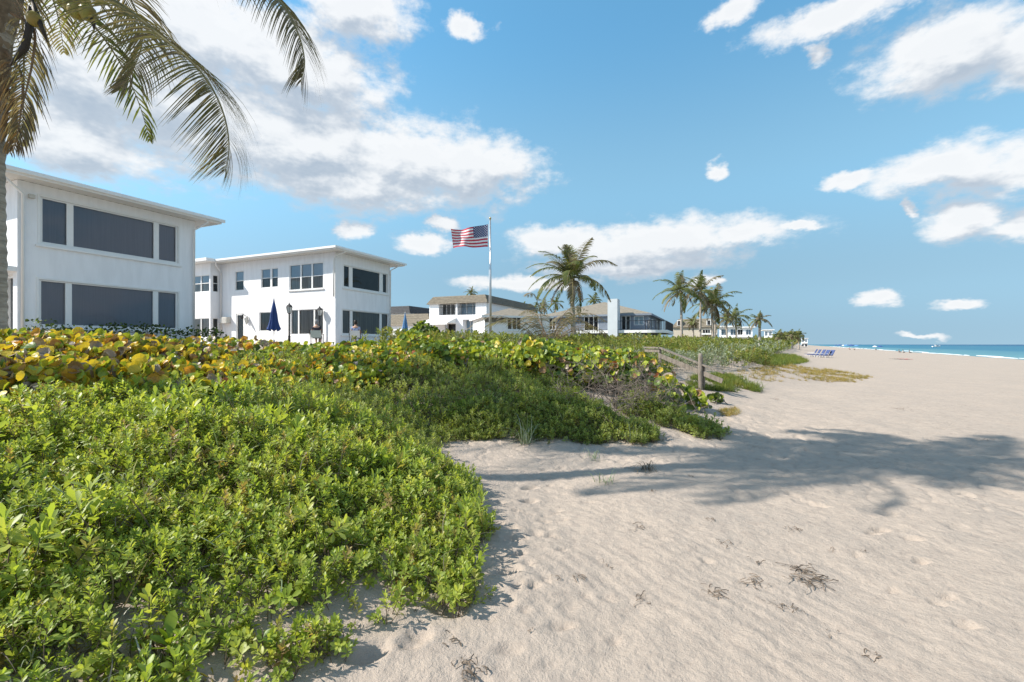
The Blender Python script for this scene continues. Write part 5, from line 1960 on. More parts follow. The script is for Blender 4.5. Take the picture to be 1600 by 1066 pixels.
# ---------------------------------------------------------------- flag
def flagpole():
    D = 30.0
    b = at(766.5, 538, D); b.z = gz(b.x, D)
    root = empty('flagpole', b)
    top = at(766, 345, D) - b
    MB().tube([(0, 0, 0), (top.x * .5, 0, top.z * .5), tuple(top)], [.085, .07, .045], 12).build('pole', M['steel'], root, smooth=True)
    MB().lathe([(0, .10), (.055, .08), (.075, .02), (.055, -.05), (.03, -.08), (.03, -.14)], 12, tuple(top + Vector((0, 0, .14)))).build('finial', mat('gilt', (.45, .36, .18), .35, .2, 9, metal=.8), root, smooth=True)
    MB().tube([tuple(top + Vector((-.05, 0, -.05))), (top.x - .10, -.02, top.z * .55), (-.09, -.02, 1.2)], .006, 4).build('halyard', M['white_paint'], root)
    MB().box(-.13, -.05, -.02, .02, 1.15, 1.30).build('cleat', M['steel'], root)
    tag(root, 'tall slender metal flagpole rising from the sea grapes', 'flagpole')
    # the flag streams away from the pole, hoist edge at the pole
    red = mat('flag_red', (.55, .045, .075), .8, .12, 6); white = mat('flag_white', (.78, .77, .78), .8, .04, 6); blue = mat('flag_blue', (.035, .05, .16), .8, .15, 6)
    tr, br = at(762.3, 350.5, D), at(763.0, 385.8, D)
    tl, bl = at(705.5, 360.5, D), at(708.5, 388.0, D)
    nx, ny = 40, 26
    def pt(u, v):                                    # u from hoist to fly, v from top to bottom
        p = tr.lerp(tl, u).lerp(br.lerp(bl, u), v)
        w = u ** .8
        off = .16 * w * math.sin(9.5 * u - 2.2 * v + .6) + .05 * w * math.sin(21 * u + 4 * v)
        sag = .05 * w * math.sin(7.5 * u + 2.5 * v - .4) - .05 * math.sin(math.pi * u) * (1 - v)
        return Vector((p.x, p.y + off - .25 * u, p.z + sag))
    fl = empty('flag', tuple(pt(0, .5)))
    o = Vector(fl.location)
    stripes = []
    for s in range(13):
        mb = MB()
        for a in range(2):
            j = s * 2 + a
            for i in range(nx):
                if i < nx * .4 and s < 7:
                    continue
                q = [pt(i / nx, j / ny), pt((i + 1) / nx, j / ny), pt((i + 1) / nx, (j + 1) / ny), pt(i / nx, (j + 1) / ny)]
                mb.poly([tuple(x - o) for x in q])
        mb.build('stripe', red if s % 2 == 0 else white, fl, smooth=True)
    mb = MB()
    for j in range(14):
        for i in range(int(nx * .4)):
            mb.poly([tuple(pt((i + a) / nx, (j + c) / ny) - o) for a, c in ((0, 0), (1, 0), (1, 1), (0, 1))])
    mb.build('canton', blue, fl, smooth=True)
    st = MB()
    for r in range(9):
        for c in range(6 if r % 2 == 0 else 5):
            u = .4 * ((c + (.5 if r % 2 == 0 else 1.0)) / 6.0)
            v = (r + .75) / 9.5 * 7 / 13
            e = 1e-3
            p = pt(u, v); du = (pt(u + e, v) - p).normalized(); dv = (pt(u, v + e) - p).normalized()
            nn = du.cross(dv).normalized()
            for sg in (-1, 1):
                st.poly([tuple(p + nn * sg * .004 - o + (du * math.sin(k * math.pi / 5) + dv * -math.cos(k * math.pi / 5)) * (.046 if k % 2 == 0 else .019)) for k in range(10)])
    so = st.build('stars', white, fl)
    so['kind'] = 'stuff'
    MB().box(-.02, .02, -.01, .01, -.76, .76).build('hoist_band', white, fl)
    tag(fl, 'American flag with stars and stripes streaming from the pole', 'flag')


# ---------------------------------------------------------------- terrace things
M['canvas_blue'] = mat('blue_canvas', (.035, .075, .235), .85, .2, 9, stretch=(1, 1, .2))
M['canvas_light'] = mat('light_blue_canvas', (.10, .24, .45), .85, .2, 9, stretch=(1, 1, .2))


def closed_umbrella(px, py_top, py_bot, D, label, mt):
    b = at(px, 538, D); b.z = gz(b.x, D)
    root = empty('patio_umbrella', b)
    zt, zb = EYE - (py_top - HPY) / FPX * D - b.z, EYE - (py_bot - HPY) / FPX * D - b.z
    MB().tube([(0, 0, 0), (0, 0, zt + .02)], .022, 8).build('pole', M['white_paint'], root)
    MB().lathe([(.0, .06), (.24, .05), (.26, 0), (.10, .10), (.04, .30)], 14).build('base', M['steel'], root)
    mb = MB()
    n = 32
    k0 = 0
    prof = [(0, .02), (.10, .05), (.28, .11), (.5, .16), (.72, .20), (.88, .27), (1.0, .33)]
    H = zt - zb
    for t, r in prof:
        for j in range(n):
            th = 2 * math.pi * j / n
            rr = r * (1 + .28 * math.cos(8 * th) * min(1, t * 2)) * .92
            drop = .07 * math.cos(8 * th) if t == 1 else 0
            mb.v.append((rr * math.cos(th), rr * math.sin(th), zt - t * H + drop))
    for i in range(len(prof) - 1):
        for j in range(n):
            a, c = i * n + j, i * n + (j + 1) % n
            mb.f.append((a, c, c + n, a + n)); mb.m.append(0)
    mb.build('canopy', mt, root, smooth=True)
    MB().lathe([(0, .10), (.025, .07), (.03, .03), (.02, 0)], 8, (0, 0, zt)).build('finial', M['white_paint'], root)
    MB().tube([(.19 * math.cos(a), .19 * math.sin(a), zb + H * .34) for a in np.linspace(0, 6.283, 13)], .012, 4).build('tie', mt, root)
    tag(root, label, 'umbrella')


def lamp_post(px, py_top, D, label):
    b = at(px, 538, D); b.z = gz(b.x, D)
    root = empty('lamp_post', b)
    zt = EYE - (py_top - HPY) / FPX * D - b.z
    zl = zt - .62
    MB().tube([(0, 0, 0), (0, 0, zl)], .045, 10).build('post', M['black_metal'], root)
    MB().lathe([(.12, 0), (.12, .06), (.07, .12), (.06, .45), (.075, .48), (.045, .52)], 12).build('base', M['black_metal'], root)
    ln = MB().lathe([(.05, -.02), (.07, .0), (.10, .04)], 6, (0, 0, zl)).lathe([(.19, .36), (.14, .46), (.05, .52), (.045, .56), (.02, .58), (.012, .62), (0, .64)], 6, (0, 0, zl)).build('lantern', M['black_metal'], root)
    MB().lathe([(.095, .04), (.165, .36)], 6, (0, 0, zl)).build('glass', M['lamp_glass'], ln)
    fr = MB()
    for j in range(6):
        th = 2 * math.pi * j / 6
        fr.tube([(.10 * math.cos(th), .10 * math.sin(th), zl + .03), (.175 * math.cos(th), .175 * math.sin(th), zl + .37)], .010, 4)
    fr.build('lantern_frame', M['black_metal'], ln)
    tag(root, label, 'lamp post')


M['lamp_glass'] = mat('frosted_glass', (.62, .62, .58), .3, .05, 5)


# ---------------------------------------------------------------- people
def skin_body(name, joints, edges, mt, parent, root_i=0, levels=1):
    me = bpy.data.meshes.new(name)
    me.from_pydata([j[:3] for j in joints], edges, [])
    me.materials.append(mt)
    o = link(name, me, parent)
    sk = o.modifiers.new('skin', 'SKIN')
    lay = me.skin_vertices[0] if me.skin_vertices else None
    if lay is None:
        bm = bmesh.new(); bm.from_mesh(me); bm.verts.layers.skin.verify(); bm.to_mesh(me); bm.free()
        lay = me.skin_vertices[0]
    for i, j in enumerate(joints):
        lay.data[i].radius = (j[3], j[4] if len(j) > 4 else j[3])
        lay.data[i].use_root = (i == root_i)
    sk.use_smooth_shade = True
    ss = o.modifiers.new('smooth', 'SUBSURF'); ss.levels = levels; ss.render_levels = levels
    return o


SKIN = mat('skin', (.46, .27, .19), .55, .08, 12)


def seated_person(loc, rz, shirt, hair, trousers, label, lean=0.0, arms=.35):
    """a sitter on a low chair (seat 0.42 m up); faces local +Y"""
    r = empty('person', loc, rz)
    J = [(0, 0, .50, .135, .105), (0, -.02, .68, .125, .10), (0, -.05 - lean, .86, .145, .105), (0, -.06 - lean, 1.00, .12, .09), (0, -.05 - lean, 1.08, .055), (0, -.03 - lean, 1.15, .058),
         (0, -.02 - lean, 1.24, .085, .098), (0, -.01 - lean, 1.33, .062, .07),
         (-.09, .08, .49, .092), (-.11, .45, .51, .068), (-.11, .50, .28, .052), (-.11, .50, .07, .040), (-.11, .66, .04, .035),
         (.09, .08, .49, .092), (.11, .45, .51, .068), (.11, .50, .28, .052), (.11, .50, .07, .040), (.11, .66, .04, .035),
         (-.18, -.06 - lean, .98, .058), (-.24, -.02, .76, .043), (-.20, arms, .68, .034), (-.19, arms + .08, .68, .034, .018), (-.185, arms + .15, .67, .020, .012),
         (.18, -.06 - lean, .98, .058), (.24, -.02, .76, .043), (.20, arms, .68, .034), (.19, arms + .08, .68, .034, .018), (.185, arms + .15, .67, .020, .012)]
    E = [(0, 1), (1, 2), (2, 3), (3, 4), (4, 5), (5, 6), (6, 7), (0, 8), (8, 9), (9, 10), (10, 11), (11, 12), (0, 13), (13, 14), (14, 15), (15, 16), (16, 17),
         (3, 18), (18, 19), (19, 20), (20, 21), (21, 22), (3, 23), (23, 24), (24, 25), (25, 26), (26, 27)]
    skin_body('body', J, E, SKIN, r)
    # hands: fingers and thumb
    for sx in (-1, 1):
        for k, dx in enumerate((-.022, -.008, .008, .022)):
            x = sx * .186 + dx
            MB().tube([(x, arms + .12, .672), (x, arms + .165 + .008 * (k in (1, 2)), .668), (x, arms + .19, .655)], [.009, .008, .006], 5).build('finger', SKIN, r)
        MB().tube([(sx * .186 - sx * .03, arms + .08, .672), (sx * .186 - sx * .05, arms + .125, .665)], [.010, .007], 5).build('thumb', SKIN, r)
    g = .016
    S = [(j[0], j[1], j[2], j[3] + g, (j[4] if len(j) > 4 else j[3]) + g) for j in (J[0], J[1], J[2], J[3])] + \
        [(J[18][0], J[18][1], J[18][2], .076), (-.215, -.03, .84, .062), (J[23][0], J[23][1], J[23][2], .076), (.215, -.03, .84, .062)]
    skin_body('shirt', S, [(0, 1), (1, 2), (2, 3), (3, 4), (4, 5), (3, 6), (6, 7)], shirt, r)
    T = [(0, 0, .50, .155, .125)] + [(j[0], j[1], j[2], j[3] + .012) for j in (J[8], J[9], J[10], J[13], J[14], J[15])]
    skin_body('trousers', T, [(0, 1), (1, 2), (2, 3), (0, 4), (4, 5), (5, 6)], trousers, r)
    hy = -.035 - lean
    MB().lathe([(0, .125), (.055, .115), (.092, .075), (.104, .02), (.100, -.04), (.088, -.10), (.06, -.13)], 16, (0, hy - .012, 1.28)).build('hair', hair, r, smooth=True)
    for sx in (-1, 1):
        MB().lathe([(0, .03), (.016, .02), (.018, 0), (.012, -.025), (0, -.03)], 8, (sx * .092, hy + .02, 1.25)).build('ear', SKIN, r, smooth=True)
    MB().lathe([(.004, .03), (.012, 0), (.017, -.025), (.004, -.035)], 8, (0, hy + .125, 1.235)).build('nose', SKIN, r, smooth=True)
    tag(r, label, 'person')
    return r


def patio_chair(loc, rz, label, mt):
    r = empty('patio_chair', loc, rz)
    MB().box(-.27, .27, -.20, .28, .385, .405).build('seat', mt, r)
    MB().hexa([(-.27, -.24, .42), (.27, -.24, .42), (.27, -.215, .42), (-.27, -.215, .42), (-.27, -.38, .80), (.27, -.38, .80), (.27, -.355, .80), (-.27, -.355, .80)]).build('backrest', mt, r)
    for sx in (-.30, .30):
        MB().tube([(sx, -.22, 0), (sx, -.24, .45), (sx, -.38, .84)], .016, 6).build('back_post', M['black_metal'], r)
        MB().tube([(sx, .30, 0), (sx, .30, .58)], .016, 6).build('leg', M['black_metal'], r)
        MB().box(sx - .03, sx + .03, -.29, .34, .58, .61).build('armrest', M['black_metal'], r)
    tag(r, label, 'chair')


def floral_mat():
    m = mat('floral_shirt', (.10, .14, .34), .85, 0, 22, col2=(.48, .52, .66))
    return m


flagpole()
closed_umbrella(428, 467, 516, 25.5, 'closed navy blue umbrella standing before the sunlit house wall', M['canvas_blue'])
closed_umbrella(633, 489, 522, 38, 'smaller closed light blue umbrella right of the second house', M['canvas_light'])
lamp_post(452, 473, 25.5, 'black lantern post nearer to the closed navy umbrella')
lamp_post(499.5, 478, 27.0, 'black lantern post beside the house corner behind the seated grey-haired person')
pa, pb = at(495, 538, 25.0), at(556, 538, 25.6)
pa.z, pb.z = gz(pa.x, pa.y) + .0, gz(pb.x, pb.y) + .0
seated_person(pa, .25, mat('dark_top', (.045, .04, .06), .85, .3, 10), mat('grey_hair', (.30, .29, .29), .8, .3, 30), mat('grey_trousers', (.10, .10, .11), .9), 'person with grey hair in dark top sitting with back turned', .02)
seated_person(pb, .15, floral_mat(), mat('dark_hair', (.018, .014, .012), .6, .3, 30), mat('blue_trousers', (.06, .08, .14), .9), 'person with dark hair in blue patterned shirt sitting before the lower window', .02)
patio_chair(pa, .25, 'pale low chair under the grey-haired person', mat('mint_sling', (.44, .52, .50), .8, .06, 6))
patio_chair(pb, .15, 'pale low chair under the person in the patterned shirt', mat('white_sling', (.60, .66, .68), .8, .06, 6))


# white bollard-like coping and lounge boxes on the terrace by the small umbrella
def terrace_edge():
    a = at(617, 538, 37); b = at(672, 538, 37)
    mb = MB()
    z = EYE - (527 - HPY) / FPX * 37
    mb.box(a.x, b.x, 36.9, 37.2, gz(a.x, 37) - .3, z - .06).box(a.x - .05, b.x + .05, 36.85, 37.25, z - .06, z)
    o = mb.build('garden_wall', M['white_wall'])
    tag(o, 'low white terrace wall below the small light blue umbrella', 'wall')


terrace_edge()


def hedge():
    C0 = Vector((-16.35, 15.04, 0)); n = Vector((D1.y, -D1.x, 0))
    pts = []
    for s in np.arange(.2, 6.4, .42):
        p = C0 + D1 * float(s) + n * .75
        pts.append((p.x, p.y, .42))
    sea_grape(pts, .80, [.05, .15, 1.2, 0, 0, 0, 0, 4], 'clipped dark hedge at the foot of the nearest white house', 91, 900, 20, size=.045, base_low=.3, name='hedge')


hedge()


# ---------------------------------------------------------------- wooden beach rail
M['grey_wood'] = mat('weathered_wood', (.25, .215, .18), .9, .4, 3, .6, 14, stretch=(6, 6, 1.2))


def rail():
    A, B, C = at(1131, 583, 13.5), at(1031, 543.5, 14.9), at(1008, 543.0, 15.6)
    Pp = A.lerp(B, .36)
    root = empty('beach_handrail', (Pp.x, Pp.y, gz(Pp.x, Pp.y)))
    o = Vector(root.location)
    def board(p, q, w, h, name='board'):
        d = (q - p).normalized()
        s = d.cross(Vector((0, 0, 1))).normalized() * w * .5
        u = s.cross(d).normalized() * h * .5
        if u.z < 0: u = -u
        c = [p - s - u, p + s - u, q + s - u, q - s - u, p - s + u, p + s + u, q + s + u, q - s + u]
        return MB().hexa([tuple(x - o) for x in c]).build(name, M['grey_wood'], root)
    dn = Vector((0, 0, -1))
    board(A, B, .14, .045, 'rail_cap')
    board(A + dn * .26 + (B - A) * .02, B + dn * .26, .04, .14)
    board(B, C, .14, .045, 'rail_cap'); board(B + dn * .10, C + dn * .10, .04, .10)
    for (p, up, w) in ((at(1094.5, 553, 13.95), 0, .135), (at(1099, 569, 14.05), 0, .11), (B + Vector((.02, .05, -.03)), 0, .10)):
        z0 = gz(p.x, p.y) - .3
        mb = MB()
        mb.lathe([(w * .52, z0 - p.z), (w * .52, -.05), (w * .44, -.01), (w * .2, 0.02), (0, .02)], 4 if w < .12 else 8, tuple(p - o))
        mb.build('post', M['grey_wood'], root)
    tag(root, 'weathered wooden handrail descending through the scrub to the beach', 'handrail')


rail()


# ---------------------------------------------------------------- plants that stand out
def broad_plant(px, py, label, seed, n=9, L=.13, w=.05, el=(.5, 1.2), cols=1):
    rnd = random.Random(seed)
    g = ground_at(px, py)
    g.z += .03
    root = empty('broad_leaved_plant', g)
    for i in range(n):
        az = i * 2.399 + rnd.uniform(-.3, .3); e = el[0] + (el[1] - el[0]) * i / n
        d = (math.cos(az) * math.cos(e), math.sin(az) * math.cos(e), math.sin(e))
        v, f = leaf_strip((0, 0, .02 + .05 * i / n), d, (0, 0, 1), L * rnd.uniform(.75, 1.15), w, curl=rnd.uniform(0, .35), rows=6, fold=.22)
        link('leaf', mesh_np('leaf', np.array([tuple(p) for p in v]), f, GMB[cols], smooth=True), root)
    MB().tube([(0, 0, -.05), (0, 0, .08)], .003, 5).build('stem', M['stem'], root)
    tag(root, label, 'plant')


GMB = {1: solid_leaf_mat('broad_leaf_bright', (.26, .34, .03), (.20, .30, .03), .42), 2: solid_leaf_mat('broad_leaf_green', (.16, .25, .035), (.12, .20, .03), .42)}
broad_plant(452, 852, 'upright bright green rosette standing in a sandy gap of the mat', 301, 9, .17, .055, (.8, 1.35))
broad_plant(212, 868, 'broad-leaved plant in the middle of the mat beside dry blades', 302, 7, .13, .06)
broad_plant(75, 1030, 'broad-leaved plant at the very bottom corner of the mat', 303, 9, .12, .05, cols=2)
broad_plant(265, 1040, 'large-leaved plant low in the mat near the lower picture edge', 304, 8, .13, .055)
broad_plant(55, 800, 'tall broad-leaved plant at the left picture edge', 305, 9, .17, .07, (.7, 1.3), 2)
broad_plant(265, 745, 'broad-leaved plant with round pale leaf high in the mat', 306, 7, .16, .075, (.7, 1.2), 1)
broad_plant(432, 1040, 'tiny two-leaved seedling alone on the shaded sand', 307, 5, .07, .032, (.6, 1.1), 2)
broad_plant(410, 1030, 'tiny seedling next to its twin on the shaded sand', 308, 5, .06, .03, (.6, 1.1), 2)


def grass_tuft(px, py, label, seed, n, h, mt='pale_blade', w=.010, droop=.8, up=0.0, spread=.05):
    g = ground_at(px, py); g.z += up
    o = link('grass_tuft', blades(seed, n, h, w, spread, droop, M[mt], 'grass_tuft'))
    o.location = g
    tag(o, label, 'grass')


grass_tuft(822, 694, 'pale green beach grass sprawling at the edge of the outer shrub tongue', 401, 34, .62, w=.014, droop=.7)
grass_tuft(880, 668, 'bluish beach grass blades standing in the outer shrub tongue', 402, 22, .6, w=.012, droop=.4)
grass_tuft(985, 690, 'thin upright grass at the tip of the outer shrub tongue', 403, 14, .45, w=.009, droop=.4)
grass_tuft(1010, 735, 'withered grass lying flat on the sand below the shrub tongue', 404, 30, .42, 'dead_blade', .010, 1.3)
grass_tuft(948, 755, 'small drooping grass tuft alone on the sand', 405, 16, .32, 'pale_blade', .009, 1.0)
grass_tuft(115, 865, 'dry pale blades bent over in the mat by the left picture edge', 406, 16, .50, up=.12, w=.012, droop=1.0)
grass_tuft(355, 760, 'pale grass blades rising from the middle of the mat', 407, 12, .55, up=.15, w=.011, droop=.6)
grass_tuft(180, 800, 'bleached arching blades over the mat above the broad-leaved plant', 408, 14, .50, up=.12, w=.014, droop=.9)
grass_tuft(485, 640, 'thin pale blades at the upper edge of the mat', 409, 14, .55, up=.15, w=.010, droop=.6)
grass_tuft(640, 640, 'wispy pale blades in the thicket left of the sandy inlet', 410, 14, .55, up=.15, w=.010, droop=.6)
grass_tuft(930, 720, 'two or three green blades lying on the sand near the hollow', 411, 8, .40, 'pale_blade', .011, 1.2)
rl = link('fallen_leaf', GMESH[6, 1])
g_ = ground_at(352, 640); g_.z += .36
rl.location = g_; rl.scale = (.06, .06, .06); rl.rotation_euler = (1.1, .3, .4)
tag(rl, 'single pinkish red leaf lying on top of the mat', 'leaf')


# ---------------------------------------------------------------- wrack on the sand
def wrack(px, py, size, n, label, seed, group=None, mt='dead_weed'):
    rnd = random.Random(seed)
    g = ground_at(px, py)
    x0, y0 = g.x, g.y
    mb = MB()
    for i in range(n):
        p = Vector((rnd.gauss(0, size * .33), rnd.gauss(0, size * .36), 0))
        a = rnd.uniform(0, 6.283) if rnd.random() < .5 else rnd.gauss(-.6, .6)
        L = size * rnd.uniform(.35, .95); k = 6
        pts, hts = [], []
        lift = rnd.uniform(.004, .022)
        for j in range(k + 1):
            pts.append(p.copy()); hts.append(.004 + lift * math.sin(math.pi * j / k * rnd.uniform(.8, 1.2)))
            a += rnd.gauss(0, .5)
            p = p + Vector((math.cos(a), math.sin(a), 0)) * (L / k)
        w = rnd.uniform(.0012, .0032)
        xs = np.array([x0 + q.x for q in pts]); ys = np.array([y0 + q.y for q in pts])
        zs = ground_z(xs, ys) + sand_relief(xs, ys)
        for q, z, hh in zip(pts, zs, hts):
            q.z = float(z) - g.z + hh
        for j in range(k):
            d = (pts[j + 1] - pts[j]); s = Vector((-d.y, d.x, 0)).normalized()
            w0, w1 = w * (1 - .7 * abs(j / k - .4)), w * (1 - .7 * abs((j + 1) / k - .4))
            mb.poly([tuple(pts[j] - s * w0), tuple(pts[j] + s * w0 + Vector((0, 0, .004))), tuple(pts[j + 1] + s * w1 + Vector((0, 0, .004))), tuple(pts[j + 1] - s * w1)])
    o = mb.build('dried_seaweed', M[mt])
    o.location = g
    tag(o, label, 'seaweed', group)


M['dead_weed'] = mat('dried_weed', (.15, .115, .085), .9, .4, 14)
wrack(1258, 905, .19, 44, 'largest dark heap of dried seaweed in the middle of the open sand', 501)
wrack(735, 1045, .10, 22, 'dark curl of dried seaweed at the lower edge beside the mat', 502)
wrack(1115, 930, .12, 14, 'wiry dried seaweed left of the largest heap', 503)
wrack(1170, 910, .14, 14, 'loose strands of dried seaweed beside the largest heap', 504)
SCRAPS = (
    (995, 828, .16, 7, 'seaweed scrap on the sand straight below the withered flat grass'),
    (1130, 851, .13, 7, 'seaweed scrap just outside the lower edge of the palm shade'),
    (1238, 830, .14, 9, 'slanting seaweed scrap directly above the largest heap'),
    (1000, 940, .17, 8, 'angular seaweed scrap left of the wiry strands'),
    (905, 905, .13, 6, 'seaweed scrap on the sand right of the footprint trail'),
    (945, 885, .10, 4, 'short seaweed curl above the scrap by the footprint trail'),
    (1215, 953, .13, 6, 'first of two seaweed scraps just below the largest heap'),
    (1240, 957, .10, 6, 'second of two seaweed scraps just below the largest heap'),
    (1352, 1025, .12, 6, 'seaweed scrap nearest the lower right corner'),
    (705, 1000, .13, 7, 'upright seaweed scrap above the dark curl at the lower edge'),
    (1110, 815, .16, 6, 'seaweed strands lying inside the lower rim of the palm shade'),
    (1345, 866, .06, 3, 'tiny seaweed scrap right of the largest heap'),
    (1300, 865, .08, 4, 'small seaweed scrap between the largest heap and the tiny one'),
    (870, 912, .10, 3, 'thin seaweed thread beside the footprint trail'),
    (1180, 880, .12, 5, 'loose seaweed scrap above the strands beside the largest heap'),
    (830, 990, .06, 3, 'tiny seaweed scrap low on the sand near the mat corner'),
    (650, 955, .07, 3, 'tiny seaweed scrap at the very edge of the mat shade'),
    (1290, 985, .10, 3, 'seaweed thread below and right of the largest heap'),
    (1018, 770, .10, 6, 'seaweed scrap in the thin shade left of the palm shade'),
    (1080, 745, .12, 5, 'seaweed scrap in the left tip of the palm shade'),
    (1410, 640, .5, 8, 'dark seaweed line on the sunlit sand above the palm shade'),
    (1215, 625, .4, 6, 'dark seaweed scrap on the sand beyond the twig thicket'),
    (1545, 690, .25, 4, 'seaweed scrap at the right rim of the palm shade'),
)
for i, (px, py, s, n, lab) in enumerate(SCRAPS):
    wrack(px, py, s * .6, n, lab, 520 + i, 'dried seaweed scraps on the sand')


# ---------------------------------------------------------------- things far along the beach
def lounger(px, py, rz, label, mt):
    g = ground_at(px, py)
    r = empty('beach_lounger', g, rz)
    MB().box(-.32, .32, -.60, .55, .26, .32).build('seat', mt, r)
    MB().hexa([(-.32, .55, .28), (.32, .55, .28), (.32, .60, .28), (-.32, .60, .28), (-.32, .95, 1.02), (.32, .95, 1.02), (.32, 1.01, 1.02), (-.32, 1.01, 1.02)]).build('backrest', mt, r)
    for sx in (-.30, .30):
        for sy in (-.52, .48):
            MB().tube([(sx, sy, 0), (sx, sy, .27)], .025, 5).build('leg', M['white_paint'], r)
        MB().box(sx - .03, sx + .03, -.2, .62, .46, .50).build('armrest', M['white_paint'], r)
    tag(r, label, 'lounger', 'loungers in a row on the beach')


navy = mat('navy_sling', (.06, .09, .22), .8, .2, 6)
for i, (px, py) in enumerate(((1265, 556.5), (1270, 557.5), (1277, 558), (1284, 558.5), (1292, 559))):
    lounger(px, py, -1.9 + .12 * i, ('first navy lounger of the row, nearest the dune', 'second navy lounger from the dune', 'middle navy lounger of the row', 'fourth navy lounger from the dune', 'last navy lounger of the row, nearest the sea')[i], navy)


def beach_umbrella(px, py, label, mt, s=1.0):
    g = ground_at(px, py)
    r = empty('beach_umbrella', g)
    MB().tube([(0, 0, 0), (0, 0, 2.2 * s)], .03, 5).build('pole', M['white_paint'], r)
    MB().lathe([(0, 2.35 * s), (.5 * s, 2.22 * s), (1.0 * s, 1.95 * s), (1.25 * s, 1.72 * s)], 10).build('canopy', mt, r)
    tag(r, label, 'umbrella', 'open umbrellas far down the beach')


for i, (px, py, m, lab) in enumerate(((1312, 545.0, 'canvas_blue', 'first blue umbrella far down the beach'), (1322, 545.6, 'canvas_light', 'pale blue umbrella in the distant beach crowd'),
                                      (1330, 546.6, 'canvas_blue', 'blue umbrella on the seaward side of the distant crowd'), (1367, 546.6, 'white_paint', 'white umbrella alone near the water line'),
                                      (1318, 544.2, 'white_paint', 'white umbrella farthest down the beach'), (1338, 546.2, 'canvas_light', 'pale blue umbrella between the distant crowd and the water'),
                                      (1306, 543.6, 'canvas_blue', 'blue umbrella at the landward end of the distant crowd'), (1375, 547.6, 'canvas_blue', 'small blue umbrella next to the lone white one'))):
    beach_umbrella(px, py, lab, M[m], 1.0)
dk = mat('swimwear_dark', (.04, .035, .04), .8, .2, 9); rd = mat('red_cloth', (.45, .05, .06), .8, .2, 9); wt = mat('pale_cloth', (.55, .55, .52), .8, .1, 9)
hb = mat('brown_hair', (.06, .04, .025), .7, .3, 20)
for i, (px, py, sh, lab) in enumerate(((1405, 550.8, dk, 'person in dark swimwear sitting on the sand near the water'), (1411, 551.2, wt, 'person in pale top sitting beside the one in dark swimwear'),
                                       (1421, 551.3, dk, 'person sitting at the seaward end of the small beach group'), (1368, 547.2, dk, 'person sitting under the lone white umbrella'), (1327, 546.3, rd, 'person in red among the distant umbrellas'), (1334, 547, wt, 'person in pale clothes at the edge of the distant umbrellas'))):
    g = ground_at(px, py); g.z -= .36
    seated_person(g, -2.0, sh, hb, dk, lab)
for px, py, m, lab in ((1402, 561.5, dk, 'dark towel spread on the empty beach'), (1413, 561.5, rd, 'red towel spread on the empty beach')):
    g = ground_at(px, py)
    V = []; n = 8
    for j in range(n + 1):
        for i in range(5):
            V.append((g.x - .5 + i * .25, g.y - .9 + j * .22, 0))
    V = np.array(V); V[:, 2] = ground_z(V[:, 0], V[:, 1]) + sand_relief(V[:, 0], V[:, 1]) + .05 + .03 * np.sin(V[:, 0] * 9) * np.cos(V[:, 1] * 7)
    F = [(j * 5 + i, j * 5 + i + 1, j * 5 + i + 6, j * 5 + i + 5) for j in range(n) for i in range(4)]
    o = link('beach_towel', mesh_np('beach_towel', V - np.array(g), F, m, smooth=True)); o.location = g
    tag(o, lab, 'towel')


def stake(px, py, D, h, lean, label):
    p = at(px, py, D); p.z = gz(p.x, D)
    o = MB().tube([(0, 0, -.2), (lean * .5, 0, h * .5), (lean, .02, h)], [.06, .055, .05], 6).build('driftwood_post', M['grey_wood_pale'])
    o.location = p
    tag(o, label, 'post')


M['grey_wood_pale'] = mat('bleached_wood', (.50, .48, .43), .9, .25, 4)
stake(1191, 560, 34, 1.15, -.25, 'bleached driftwood post leaning in the far scrub')
stake(1196, 560, 34.3, .8, .15, 'shorter bleached post beside the leaning one')


def white_wall():
    a, b = at(1194, 538, 96), at(1236, 538, 118)
    d = (b - a); d.z = 0; L = d.length; d.normalize()
    r = empty('garden_wall', (a.x, a.y, gz(a.x, a.y) - .3), math.atan2(d.y, d.x))
    MB().box(0, L, 0, .25, 0, 1.5).build('wall', M['brick_white'], r)
    MB().box(-.05, L + .05, -.05, .30, 1.5, 1.6).build('coping', M['white_paint'], r)
    for i in range(7):
        MB().box(L * i / 6 - .2, L * i / 6 + .2, -.08, -.003, 0, 1.5).build('pier', M['brick_white'], r)
    tag(r, 'long low white garden wall on the far dune before the palm clump', 'wall')


white_wall()


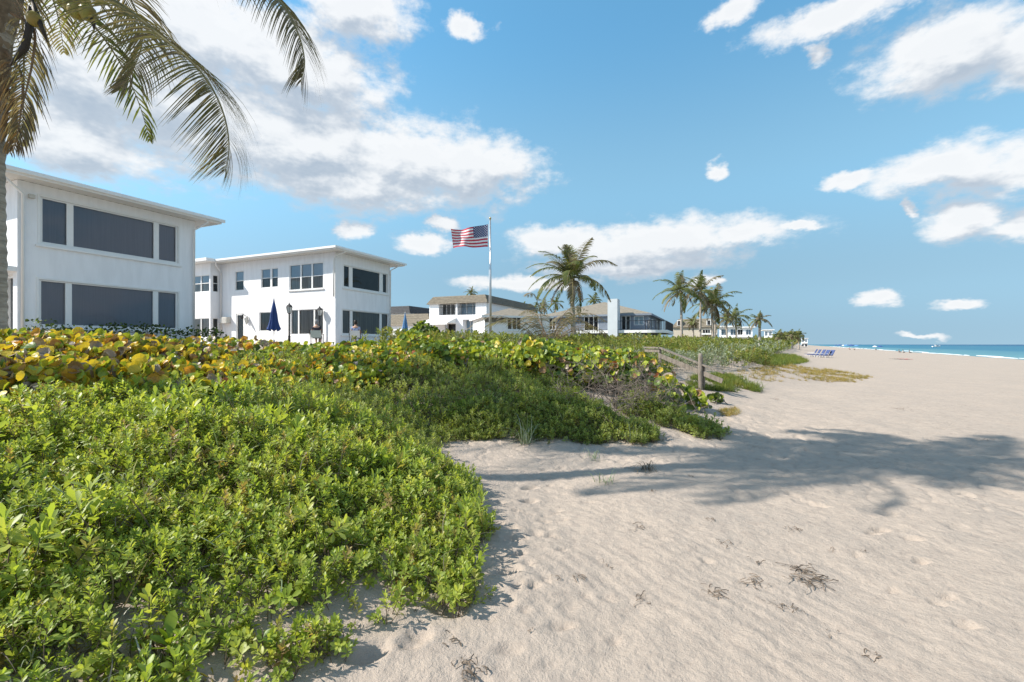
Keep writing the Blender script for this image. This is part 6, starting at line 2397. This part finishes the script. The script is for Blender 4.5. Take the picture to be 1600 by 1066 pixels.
def boat():
    D = 620.0
    p = at(1463, 538, D); p.z = -1.5
    r = empty('motor_boat', p, .1)
    mb = MB()
    sec = [(-6, 1.3, .9), (-3, 1.6, 1.0), (1, 1.6, 1.15), (4, 1.1, 1.4), (6, .05, 1.8)]
    for (x, w, h), (x2, w2, h2) in zip(sec, sec[1:]):
        mb.poly([(x, -w, h), (x2, -w2, h2), (x2, -w2 * .5, -.3), (x, -w * .5, -.3)]); mb.poly([(x, w, h), (x, w * .5, -.3), (x2, w2 * .5, -.3), (x2, w2, h2)])
        mb.poly([(x, -w, h), (x, w, h), (x2, w2, h2), (x2, -w2, h2)])
    mb.poly([(-6, -1.3, .9), (-6, -.65, -.3), (-6, .65, -.3), (-6, 1.3, .9)])
    mb.build('hull', M['white_paint'], r)
    MB().box(-1.5, 1.5, -.9, .9, 1.1, 2.3).build('cabin', M['white_paint'], r)
    MB().box(-1.52, 1.52, -.92, .92, 1.7, 2.1).build('window', M['dark_room'], r)
    MB().box(-2.4, 1.4, -1.1, 1.1, 2.9, 3.05).build('roof', M['white_paint'], r)
    for x in (-2.2, 1.2):
        MB().tube([(x, 0, 1.2), (x, 0, 2.9)], .06, 5).build('roof_post', M['steel'], r)
    tag(r, 'small white motor boat far out on the sea', 'boat')


boat()


def gull(px, py, label):
    g = ground_at(px, py)
    r = empty('white_cabana', g)
    for sx in (-.8, .8):
        for sy in (-.6, .6):
            MB().tube([(sx, sy, 0), (sx, sy, 1.5)], .04, 5).build('post', M['white_paint'], r)
    MB().poly([(-.9, -.7, 1.5), (.9, -.7, 1.5), (.0, 0, 2.0)]).poly([(.9, -.7, 1.5), (.9, .7, 1.5), (0, 0, 2.0)]).poly([(.9, .7, 1.5), (-.9, .7, 1.5), (0, 0, 2.0)]).poly([(-.9, .7, 1.5), (-.9, -.7, 1.5), (0, 0, 2.0)]).build('canopy', M['white_paint'], r)
    MB().poly([(-.8, .6, 0), (.8, .6, 0), (.8, .6, 1.5), (-.8, .6, 1.5)]).build('side_curtain', M['white_paint'], r)
    tag(r, label, 'tent')


gull(1492, 552.5, 'small white beach tent standing near the water')
